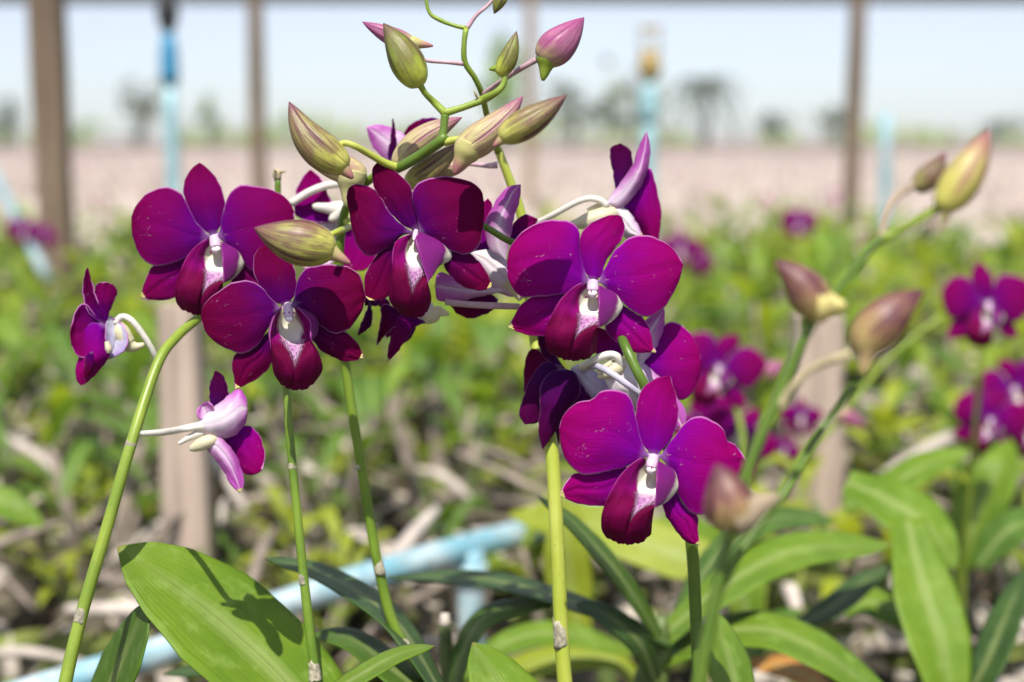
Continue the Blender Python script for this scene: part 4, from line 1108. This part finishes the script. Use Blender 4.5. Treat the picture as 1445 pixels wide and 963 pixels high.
# ---------------- spray 2: second stem, wine flower at its head
S2 = spray('orchid spray with a dark wine flower and a snapped dry stem tip',
 [(470, 1150, .64, 7.74), (446, 960, .64, 7.31), (436, 880, .64, 6.88), (427, 800, .64, 6.45), (419, 720, .64, 6.19), (411, 640, .64, 6.02), (405, 560, .64, 5.59), (402, 480, .645, 5.16), (398, 400, .66, 4.30), (393, 300, .675, 4.30), (392, 252, .675, 4.30)], ST_ML, (500, 1500, .66),
 nodes=[[(429, 824, .64, 8), (427, 808, .64, 7.8)], [(413, 662, .64, 7.4), (412, 655, .64, 7.3)], [(445, 962, .64, 11), (443, 938, .64, 9.3)]])
mb = MB(); ptube(mb, [(470, 1150, .64, 10), (490, 1500, .67, 10), (500, 1990, .7, 10)], n=12); mb.build('lower_stem', ST_DARK, S2)
mb = MB(); ptube(mb, [(392, 254, .675, 5), (391, 244, .675, 6.5), (393, 240, .675, 4)], n=6); ptube(mb, [(393, 243, .675, 3.5), (404, 242, .672, .8)], n=4, sides=6); ptube(mb, [(390, 243, .675, 3), (387, 240, .67, .8)], n=4, sides=6)
mb.build('snapped_tip', NODE, S2)
front_flower(2, .615, S2, 'dark wine flower facing the camera, lower left of the cluster')

# ---------------- spray 3: zigzag spray with most of the buds
S3 = spray('orchid spray with zigzag green stem, many buds and a wine flower',
 [(660, 1150, .70, 9.46), (620, 990, .69, 8.60), (560, 893, .685, 7.74), (533, 795, .68, 7.31), (515, 690, .675, 6.88), (500, 600, .67, 6.88), (486, 500, .665, 6.45), (479, 400, .66, 6.45), (480, 340, .655, 6.45), (490, 290, .65, 6.02), (520, 255, .64, 6.02), (564, 236, .625, 6.19)], ST_ML, (720, 1500, .72),
 nodes=[[(537, 810, .68, 9), (532, 788, .68, 8.6)], [(506, 662, .673, 8), (505, 657, .673, 8)], [(578, 925, .686, 9.6), (566, 902, .685, 9.2)]])
mb = MB(); ptube(mb, [(660, 1150, .70, 11), (690, 1500, .72, 11), (700, 1900, .75, 11)], n=12); mb.build('lower_stem', ST_DARK, S3)
def rod(root, pts, mat, name='stem', n=24, sides=12):
    mb = MB(); ptube(mb, pts, n=n, sides=sides); return mb.build(name, mat, root)
rod(S3, [(561, 238, .613, 7), (572, 232, .61, 7.5), (600, 215, .605, 7.5), (622, 199, .60, 8), (628, 192, .60, 7)], ST_DARK)
rod(S3, [(623, 201, .60, 7), (626, 182, .60, 5.5), (628, 163, .60, 6)], ST_DARK)
rod(S3, [(626, 160, .60, 6), (650, 153, .60, 4.8), (675, 144, .60, 5), (683, 140, .60, 6.2), (700, 131, .595, 4.8), (710, 120, .595, 4.5), (713, 104, .595, 4.2)], ST_MID)
rod(S3, [(629, 161, .60, 6), (612, 144, .60, 5), (600, 132, .597, 4.2), (592, 118, .595, 5)], ST_MID, 'pedicel')
rod(S3, [(566, 238, .613, 6.5), (545, 231, .61, 5.5), (520, 217, .605, 5), (500, 206, .60, 4.6), (486, 202, .60, 4.6), (474, 208, .60, 4.6)], ST_LIME, 'pedicel')
rod(S3, [(628, 201, .60, 6), (650, 196, .597, 4.8), (680, 191, .595, 5), (704, 184, .59, 5.5)], ST_LIME, 'pedicel')
rod(S3, [(487, 312, .655, 7), (496, 318, .64, 5), (480, 326, .61, 5), (466, 332, .60, 4.6)], ST_LIME, 'pedicel')
rod(S3, [(676, 142, .60, 2.5), (670, 131, .597, 1.5), (670, 126, .597, .4)], NODE, 'bract', 5, 6)
bud(S3, .60, (492, 238), (408, 144), 27, BUD_G, chin=(498, 252), chinmat=SPUR_P, bend=-13, chw=16, wide=.36, label='green bud with a purple back pointing up left above the flowers', roll=.6)
bud(S3, .635, (518, 248), (416, 205), 21, BUD_C, chin=(489, 292), chinmat=plain('bud_spur_cream', (.55, .52, .24), .45, .2, 120), bend=-6, chw=21, wide=.3, label='pale bud half hidden under the green one, its spur pointing down')
bud(S3, .588, (475, 350), (359, 322), 33, BUD_G, chin=(494, 372), chinmat=SPUR_P, bend=-5, chw=15, wide=.42, label='fat green bud lying level in front of the upper left flower', roll=-.5, ddep=.004)
bud(S3, .595, (592, 124), (541, 33), 25, BUD_Y, bend=3, wide=.38, label='lime green upright bud with a brown tip', roll=1.4)
bud(S3, .59, (643, 218), (738, 136), 24, BUD_C, chin=(641, 246), chinmat=SPUR_P, bend=7, chw=20, wide=.32, label='streaked cream bud behind its smoother neighbour', roll=.3)
bud(S3, .595, (704, 108), (729, 44), 14, BUD_Y, chin=(690, 98), chinmat=ST_MID, bend=3, chw=8, wide=.36, label='small dark green bud at the end of the zigzag stem')
bud(S3, .568, (703, 196), (800, 134), 22, BUD_G, chin=(696, 207), chinmat=SPUR_P, bend=4, chw=12, wide=.38, label='smooth olive bud pointing up right, nearest the riser pipe side', roll=1.2)
bud(S3, .635, (556, 236), (652, 166), 20, BUD_C, bend=-8, wide=.4, label='swollen cream bud about to open behind the green stem', roll=.2)
bud(S3, .645, (572, 262), (650, 200), 19, BUD_G, bend=4, wide=.35, label='lower swollen bud just above the wine flower')
bud(S3, .66, (612, 244), (668, 226), 12, BUD_C, bend=2)
front_flower(3, .612, S3, 'dark wine flower in the middle of the cluster, its lip turned left')
# flowers behind it
cx = Ctx(350, 130, 3.5667, .685)
f = empty('flower', P(440, 320, .685), S3, 'magenta flower hidden behind the buds with a white spur')
petal(cx, 'petal', (350, 660), (315, 393), [(240, 620), (243, 500), (278, 425)], [(440, 640), (405, 520), (362, 430)], PM, f, (0, 0, 0), 2)
petal(cx, 'petal', (570, 640), (540, 900), [(470, 690), (450, 800), (480, 880)], [(650, 720), (650, 820), (600, 890)], PM, f, (-2, -2, -2), 2)
petal(cx, 'lateral_sepal', (480, 640), (270, 880), [(380, 640), (240, 760)], [(470, 800), (360, 900)], [BWHITE, PLUM, RIM], f, (-2, -2, -2), 2)
stalk(cx, [(500, 600, 2, 50), (450, 590, 3, 42), (400, 585, 3, 28), (345, 578, 3, 20), (325, 578, 3, 12)], f, IVORY, 'spur')
stalk(cx, [(470, 600, 4, 36), (430, 640, 4, 26), (425, 655, 4, 14)], f, IVORY, 'spur_tip')
stalk(cx, [(500, 470, -2, 15), (450, 465, 3, 19), (380, 475, 5, 20), (300, 508, 6, 20), (215, 562, 6, 20)], f, IVORY)
cx = Ctx(500, 120, 5.558, .68)
f = empty('flower', P(560, 200, .68), S3, 'lilac backed flower peeping out behind the topmost cream buds')
petal(cx, 'petal', (690, 300), (388, 388), [(640, 262), (560, 262), (480, 285), (410, 345)], [(620, 350), (520, 400), (430, 430)], PW, f, (-3, -3, -3), -1)
petal(cx, 'petal', (400, 560), (98, 335), [(420, 430), (330, 355), (190, 312)], [(300, 600), (190, 540), (120, 430)], [BLILAC, PLUM, RIM], f, (0, 0, 0), -2)
petal(cx, 'dorsal_sepal', (290, 600), (303, 262), [(262, 560), (288, 400)], [(322, 560), (326, 400)], PD, f, (3, 5, 5), -1)
cx = Ctx(620, 250, 4.8125, .642)
f = empty('flower', P(705, 370, .642), S3, 'lavender backed flower between the wine and the magenta flowers')
petal(cx, 'petal', (480, 440), (668, 290), [(500, 330), (560, 262), (620, 262)], [(560, 430), (630, 360)], PP, f, (-5, -5, -5), -1)
petal(cx, 'petal', (370, 540), (330, 148), [(230, 520), (260, 380), (285, 200)], [(350, 320), (355, 195)], PM, f, (-3, -3, -3), -1)
petal(cx, 'lateral_sepal', (215, 515), (560, 815), [(330, 495), (450, 550), (520, 640)], [(260, 620), (330, 730), (440, 800)], [BWHITE, PLUM, RIM], f, (0, 2, 1), -5)
petal(cx, 'lateral_sepal', (480, 770), (-30, 740), [(300, 735), (100, 672), (0, 650)], [(320, 800), (150, 838), (0, 840)], [BLILAC, PLUM, RIM], f, (0, 1, 1), -3)
petal(cx, 'dorsal_sepal', (450, 560), (550, 53), [(345, 490), (312, 360), (348, 225), (430, 100), (490, 62)], [(478, 440), (500, 300), (545, 150)], [BSTRIPE, PLUM, RIM], f, (3, 7, 5), -3)
stalk(cx, [(470, 700, 0, 60), (520, 770, 0, 44), (560, 830, 0, 26)], f, CREAM, 'spur')
stalk(cx, [(40, 848, 4, 22), (150, 862, 4, 22), (350, 874, 2, 23), (540, 880, -4, 22)], f, PINKPED)
petal(cx, 'petal', (400, 830), (78, 872), [(330, 795), (200, 825)], [(370, 900), (230, 958), (130, 935)], PW, f, (-4, -4, -4), -1)
cx = Ctx(480, 370, 6.54, .65)
f = empty('flower', P(590, 440, .65), S3, 'hanging flower with a white back and petals drooping below')
petal(cx, 'petal', (620, 470), (340, 765), [(400, 390), (375, 550), (345, 690)], [(560, 560), (440, 650), (370, 730)], PW, f, (0, 1, 0), 2)
petal(cx, 'petal', (700, 560), (585, 748), [(600, 600), (560, 700)], [(690, 630), (640, 710)], PD, f, (-4, -4, -4), 0)
petal(cx, 'petal', (560, 520), (430, 700), [(470, 560), (420, 650)], [(520, 600), (460, 680)], PM, f, (-4, -4, -4), 0)
petal(cx, 'lateral_sepal', (800, 560), (435, 926), [(610, 480), (500, 560), (450, 790)], [(700, 590), (625, 690), (540, 810)], [PLUM, BLILAC, RIM], f, (2, 4, 3), -3)
petal(cx, 'petal', (275, 370), (165, 676), [(225, 500), (180, 600)], [(298, 500), (270, 600)], PD, f, (0, 0, 0), -1)
petal(cx, 'petal', (380, 300), (230, 400), [(300, 260), (225, 300)], [(350, 400), (280, 400)], PD, f, (-2, -2, -2), -1)
petal(cx, 'petal', (420, 340), (390, 430), [(340, 300), (310, 350)], [(460, 380), (430, 430)], PP, f, (-3, -3, -3), -1)
petal(cx, 'lateral_sepal', (875, 500), (600, 400), [(850, 390), (760, 300), (680, 250), (600, 300)], [(820, 560), (730, 530), (640, 470)], [BWHITE, PLUM, RIM], f, (3, 6, 4), -5)
stalk(cx, [(790, 540, 2, 40), (850, 500, 3, 66), (900, 460, 3, 56), (950, 470, 3, 34), (1005, 482, 3, 16)], f, CREAM, 'spur')

# ---------------- spray 4: thick lime stem
S4 = spray('orchid spray on the thickest lime stem, magenta flowers to its right',
 [(815, 1150, .645, 12), (798, 975, .645, 11), (792, 890, .645, 10.5), (786, 760, .645, 10.2), (779, 640, .65, 10), (765, 540, .66, 8.5), (752, 460, .668, 8), (745, 380, .672, 7.5), (737, 310, .672, 7), (722, 262, .67, 6.5), (703, 212, .667, 6)], ST_LIME, (830, 1500, .66),
 nodes=[[(792, 912, .6445, 12.5), (790, 878, .6445, 11.6)], [(745, 318, .671, 9), (741, 308, .671, 8.6)]])
mb = MB(); ptube(mb, [(815, 1150, .645, 12), (830, 1500, .66, 12), (840, 2050, .7, 12)], n=12); mb.build('lower_stem', ST_DARK, S4)
rod(S4, [(703, 214, .667, 6), (698, 200, .66, 5), (690, 175, .65, 4.6), (684, 150, .64, 4.4), (680, 132, .63, 4.2), (670, 110, .625, 4), (656, 88, .622, 4.2), (655, 60, .62, 3.8), (658, 40, .62, 4.2)], ST_MID)
rod(S4, [(658, 40, .62, 3.6), (640, 36, .62, 2.8), (620, 28, .62, 3.2), (606, 18, .62, 2.6), (600, -6, .62, 2.4)], ST_MID)
rod(S4, [(659, 40, .62, 3.6), (672, 22, .62, 2.8), (688, 8, .62, 2.6), (705, -12, .62, 2.4)], PINKPED, 'pedicel')
rod(S4, [(654, 90, .622, 3.6), (630, 88, .622, 2.8), (605, 86, .622, 2.8), (585, 80, .622, 3)], PINKPED, 'pedicel')
rod(S4, [(682, 134, .63, 4.5), (700, 120, .62, 3.4), (730, 100, .605, 3.8), (758, 84, .60, 4.2)], PINKPED, 'pedicel')
rod(S4, [(702, 233, .668, 5), (690, 234, .668, 4), (665, 232, .666, 2.8), (640, 230, .664, 2.8)], PINKPED, 'pedicel')
bud(S4, .62, (590, 66), (511, 31), 14, BUD_P, chin=(611, 65), chinmat=SPUR_P, bend=-2, chw=10, label='pink bud hidden behind the lime green one', roll=.5)
bud(S4, .598, (760, 86), (824, 25), 26, BUD_P, chin=(766, 114), chinmat=ST_MID, bend=3, chw=16, wide=.36, label='striped pink bud at the top right of the cluster', roll=1.9)
bud(S4, .62, (712, -14), (697, 20), 10, BUD_Y)
front_flower(4, .622, S4, 'bright magenta flower facing the camera, upper right, a bud shadow on its petal')
cx = Ctx(750, 170, 4.815, .66)
f = empty('flower', P(880, 290, .66), S4, 'topmost flower seen from behind, its lilac sepal like a horn')
petal(cx, 'petal', (575, 500), (605, 158), [(556, 360), (532, 200)], [(650, 430), (686, 300), (668, 205)], PD, f, (-6, -6, -6), -2)
petal(cx, 'petal', (610, 595), (862, 808), [(700, 500), (785, 318), (832, 400), (878, 620)], [(670, 660), (740, 760), (800, 815)], PM, f, (-2, -2, -4), -6)
petal(cx, 'lateral_sepal', (530, 600), (755, 785), [(620, 590), (700, 675)], [(560, 680), (630, 790), (700, 810)], [BWHITE, PLUM, RIM], f, (1, 3, 2), -4)
petal(cx, 'dorsal_sepal', (515, 560), (783, 78), [(560, 485), (680, 320), (735, 170)], [(610, 592), (705, 500), (775, 370), (806, 200)], [BSTRIPE, PLUM, RIM], f, (2, 6, 4), -4)
stalk(cx, [(570, 620, 0, 40), (500, 650, 1, 64), (400, 680, 1, 60), (320, 700, 0, 40), (265, 705, 0, 22)], f, CREAM, 'spur')
stalk(cx, [(470, 578, 0, 20), (420, 592, -1, 14), (380, 610, -1, 10)], f, CREAM, 'spur_tip')
stalk(cx, [(515, 590, 2, 24), (480, 552, 2, 25), (400, 530, 2, 22), (300, 560, 0, 21), (150, 640, -4, 20), (0, 712, -9, 18)], f, IVORY)
cx = Ctx(720, 440, 4.814, .652)
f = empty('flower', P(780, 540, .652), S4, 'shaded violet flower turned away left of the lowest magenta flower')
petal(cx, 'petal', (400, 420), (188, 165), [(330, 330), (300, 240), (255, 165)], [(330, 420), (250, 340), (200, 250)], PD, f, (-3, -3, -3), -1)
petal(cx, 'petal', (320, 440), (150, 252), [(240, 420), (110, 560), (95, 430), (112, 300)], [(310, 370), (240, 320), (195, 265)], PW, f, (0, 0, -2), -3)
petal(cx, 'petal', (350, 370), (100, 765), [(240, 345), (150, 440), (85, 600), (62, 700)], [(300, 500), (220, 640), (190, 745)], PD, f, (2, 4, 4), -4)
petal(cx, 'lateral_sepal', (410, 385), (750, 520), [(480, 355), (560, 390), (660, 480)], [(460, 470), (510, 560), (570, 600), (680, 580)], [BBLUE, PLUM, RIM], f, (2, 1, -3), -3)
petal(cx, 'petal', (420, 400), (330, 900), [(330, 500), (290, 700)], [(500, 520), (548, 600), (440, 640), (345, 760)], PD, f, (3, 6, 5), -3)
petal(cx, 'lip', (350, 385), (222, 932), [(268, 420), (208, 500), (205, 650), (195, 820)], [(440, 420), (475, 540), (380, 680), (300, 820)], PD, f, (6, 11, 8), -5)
cx = Ctx(720, 440, 4.814, .635)
f = empty('flower', P(900, 520, .635), S4, 'magenta flower facing away between the two bright magenta ones')
petal(cx, 'petal', (760, 320), (600, 110), [(650, 320), (585, 290), (570, 180)], [(770, 250), (690, 150)], PM, f, (-3, -3, -3), -1)
petal(cx, 'petal', (870, 380), (1045, -20), [(860, 250), (900, 80)], [(985, 250), (1045, 100)], [BLILAC, PLUM, RIM], f, (0, 0, 0), -2)
petal(cx, 'petal', (860, 360), (1292, 330), [(950, 270), (1035, 110), (1090, 66), (1180, 108), (1262, 210)], [(960, 440), (1050, 530), (1145, 600), (1225, 562), (1285, 450)], PM, f, (-2, -1, -3), -4)
petal(cx, 'lateral_sepal', (730, 320), (1180, 790), [(860, 330), (1000, 430), (1140, 590), (1195, 700)], [(850, 520), (1000, 640), (1110, 790)], [BLILAC, PLUM, RIM], f, (0, 2, 2), -4)
petal(cx, 'lateral_sepal', (690, 340), (880, 690), [(820, 330), (930, 450), (940, 600)], [(640, 440), (700, 560), (790, 640)], [BWHITE, PLUM, RIM], f, (10, 14, 6), -5)
stalk(cx, [(780, 345, 8, 34), (730, 378, 11, 54), (680, 405, 12, 50), (630, 430, 12, 30), (595, 446, 12, 13)], f, CREAM, 'spur')
stalk(cx, [(690, 345, 13, 26), (650, 375, 13, 24), (600, 420, 13, 20)], f, CREAM, 'spur_tip')
stalk(cx, [(750, 370, 12, 32), (735, 315, 14, 28), (690, 292, 14, 27), (620, 305, 14, 26), (540, 345, 10, 25), (480, 378, 0, 24)], f, IVORY)
# bluish pedicel of the shaded flower, curving over the white one
cx = Ctx(720, 440, 4.814, .652)
stalk(cx, [(500, 395, 6, 26), (540, 372, 16, 25), (590, 372, 30, 24), (680, 415, 42, 24), (780, 485, 44, 23), (900, 575, 40, 22)], S4, plain('pedicel_bluish', (.52, .48, .58), .4, .12, 150), 'pedicel')

# ---------------- spray 5: stem passing behind the lowest flower
S5 = spray('orchid spray whose thin stem passes behind the lowest magenta flower',
 [(1000, 1150, .66, 9.5), (987, 975, .655, 9), (982, 870, .655, 8.8), (976, 770, .65, 8.6), (962, 700, .64, 8), (935, 610, .620, 7.6), (912, 550, .613, 7.4), (897, 520, .613, 7.2), (882, 488, .618, 7), (874, 470, .632, 6.8), (865, 450, .638, 6.5), (830, 400, .643, 6), (780, 365, .64, 5.5), (720, 341, .627, 5), (684, 320, .622, 4.8), (640, 300, .633, 4)], ST_DARK, (1010, 1500, .68))
mb = MB(); ptube(mb, [(1000, 1150, .66, 9.5), (1010, 1500, .68, 10), (1020, 1980, .72, 10)], n=12); mb.build('lower_stem', ST_DARK, S5)
front_flower(5, .60, S5, 'lowest bright magenta flower, white throat, one petal behind a blurred bud')

# ---------------- spray 6: blurred spray nearer the camera at right
S6 = spray('blurred spray of closed buds leaning right, nearest the camera',
 [(960, 1150, .44, 11.22), (985, 975, .44, 10.10), (1008, 850, .44, 9.35), (1028, 760, .44, 8.60), (1060, 650, .44, 8.60), (1098, 560, .44, 8.23), (1138, 470, .44, 7.85), (1160, 435, .44, 6.73), (1190, 400, .44, 6.73), (1220, 360, .44, 5.98), (1245, 335, .44, 5.98)], ST_DARK, (950, 1300, .44))
mb = MB(); ptube(mb, [(960, 1150, .44, 15), (945, 1500, .45, 15), (940, 2700, .48, 14)], n=12); mb.build('lower_stem', ST_DARK, S6)
rod(S6, [(1243, 337, .44, 8), (1262, 330, .44, 6), (1290, 315, .437, 6), (1325, 294, .435, 7)], ST_MID, 'pedicel')
rod(S6, [(1243, 337, .44, 6.5), (1252, 300, .443, 5.5), (1268, 276, .445, 5), (1290, 262, .448, 5)], plain('pedicel_brownish', (.34, .26, .18), .5, .2, 150), 'pedicel')
rod(S6, [(1138, 470, .44, 8), (1134, 458, .44, 6), (1136, 448, .44, 7)], ST_MID, 'pedicel')
rod(S6, [(1100, 575, .44, 8), (1120, 545, .437, 6), (1150, 518, .435, 6), (1200, 500, .432, 7)], NODE, 'pedicel')
rod(S6, [(1012, 842, .44, 7), (1050, 770, .45, 5.5), (1110, 690, .46, 6), (1150, 620, .47, 5.5), (1205, 545, .475, 5)], ST_DARK, 'side_stem')
rod(S6, [(1030, 760, .44, 11), (1030, 752, .44, 11)], ST_MID, 'pedicel', 3)
bud(S6, .432, (1326, 298), (1396, 183), 28, BUD_T, chin=(1330, 318), chinmat=SPUR_G, bend=4, chw=14, wide=.4, label='tall blurred bud with a pink tip at the spray end', roll=.4)
bud(S6, .45, (1290, 268), (1334, 214), 18, BUD_O, bend=4, label='small dark blurred bud beside the tall pink tipped one')
bud(S6, .436, (1160, 448), (1093, 368), 30, BUD_W, chin=(1194, 432), chinmat=plain('bud_spur_yellow', (.70, .60, .22), .45, .2, 120), bend=8, chw=27, wide=.35, label='hooked blurred bud, dark back and yellow spur', roll=.9)
bud(S6, .43, (1208, 498), (1304, 410), 33, BUD_W, chin=(1218, 528), chinmat=plain('bud_spur_ochre', (.58, .42, .20), .45, .2, 120), bend=-7, chw=20, wide=.42, label='fat blurred bud with a wine tip pointing up right', roll=.3)
bud(S6, .43, (1034, 748), (1010, 655), 37, BUD_W, chin=(1100, 700), chinmat=plain('bud_spur_rose', (.36, .28, .18), .45, .2, 120), bend=4, chw=30, wide=.36, label='blurred wine bud in front of the lowest flower', roll=1.6)

# ---------------- blurred flowers further back

def far_spray(label, stem, flowers, root_px, mat=ST_MID):
    root = spray(label, stem, mat, root_px)
    for (i, x, y, sc, D, flip, rot, M) in flowers:
        c = np.array(FD[i]['c'])/FD[i]['crop'][2] + FD[i]['crop'][:2]
        front_flower(i, D, root, None, src=c, dst=np.array([x, y]), sc=sc, flip=flip, rot=rot, mats=M, simple=True)
    return root
PF = fmats(petal_front('petal_far', (.22, .0005, .08), (.20, .0005, .14), (.13, .001, .22), 0), BLILAC, RIM)
far_spray('blurred spray of two overlapping purple flowers behind the lowest flower', [(1030, 1000, 1.16, 6), (1040, 800, 1.15, 6), (1050, 640, 1.15, 5), (1030, 540, 1.16, 4)],
          [(4, 1015, 518, .52, 1.15, 1, .15, PF), (2, 1045, 610, .46, 1.2, -1, .3, PF), (4, 1000, 600, .42, 1.24, -1, -.3, PF)], (1030, 1300, 1.2))
far_spray('blurred purple flower standing clear at the right edge, upper one', [(1350, 1000, 1.3, 5), (1360, 800, 1.25, 5), (1375, 620, 1.2, 4), (1390, 450, 1.17, 4)],
          [(1, 1394, 428, .56, 1.12, 1, .0, PF)], (1350, 1200, 1.3))
far_spray('pair of blurred purple flowers cut by the right edge, lower ones', [(1370, 1000, 1.4, 5), (1345, 740, 1.35, 6), (1375, 640, 1.32, 5), (1400, 590, 1.3, 4)],
          [(4, 1398, 592, .44, 1.27, 1, .1, PF), (4, 1432, 548, .46, 1.31, -1, -.1, PF), (1, 1455, 600, .42, 1.3, 1, .1, PF)], (1370, 1200, 1.4))
far_spray('small washed out purple flower standing over the pink field', [(1120, 560, 2.7, 3), (1125, 420, 2.7, 3), (1130, 330, 2.7, 2)], [(4, 1128, 314, .22, 2.7, 1, 0, PF)], (1120, 620, 2.8))
far_spray('blurred purple flowers right of the magenta flower petal tip', [(975, 620, 2.2, 3), (972, 480, 2.2, 3), (968, 360, 2.2, 2)], [(2, 962, 348, .26, 2.2, 1, .3, PF), (2, 985, 362, .22, 2.25, -1, .5, PF)], (975, 700, 2.3))
far_spray('small purple flowers blurred beside the thick brown left post', [(30, 560, 2.4, 3), (32, 440, 2.4, 3), (36, 340, 2.4, 2)], [(2, 34, 322, .22, 2.4, 1, .3, PF), (2, 62, 330, .18, 2.4, -1, .2, PF)], (30, 640, 2.5))
far_spray('small lilac and purple flowers blurred left of the short wide stake', [(1135, 900, 1.5, 4), (1130, 760, 1.5, 4), (1130, 620, 1.5, 3)], [(2, 1132, 585, .26, 1.5, 1, .3, PF), (2, 1108, 632, .22, 1.5, -1, .2, PF)], (1135, 1000, 1.5))
r_ = spray('blurred stem with a pale pink bud above the short wide stake', [(1060, 1000, 1.35, 5), (1090, 740, 1.35, 5), (1130, 650, 1.35, 5), (1185, 590, 1.35, 5), (1250, 510, 1.35, 4), (1330, 445, 1.35, 4)], ST_MID, (1060, 1200, 1.35))
bud(r_, 1.34, (1180, 580), (1222, 604), 12, BUD_P)
bud(r_, 1.33, (1075, 530), (1108, 512), 13, BUD_P)

# ------------------------------------------------------------------ pale air over the field
hz, hn, hl_ = newmat('haze_air')
out = hn.new('ShaderNodeOutputMaterial'); pv = hn.new('ShaderNodeVolumePrincipled')
pv.inputs['Color'].default_value = (.93, .95, .97, 1); pv.inputs['Density'].default_value = .0032; pv.inputs['Anisotropy'].default_value = .2
hl_.new(pv.outputs[0], out.inputs['Volume'])
mb = MB(); box(mb, (0, 40, 4.0), (300, 110, 10.0)); ho = mb.build('haze', hz, smooth=False); tag(ho, kind='stuff')
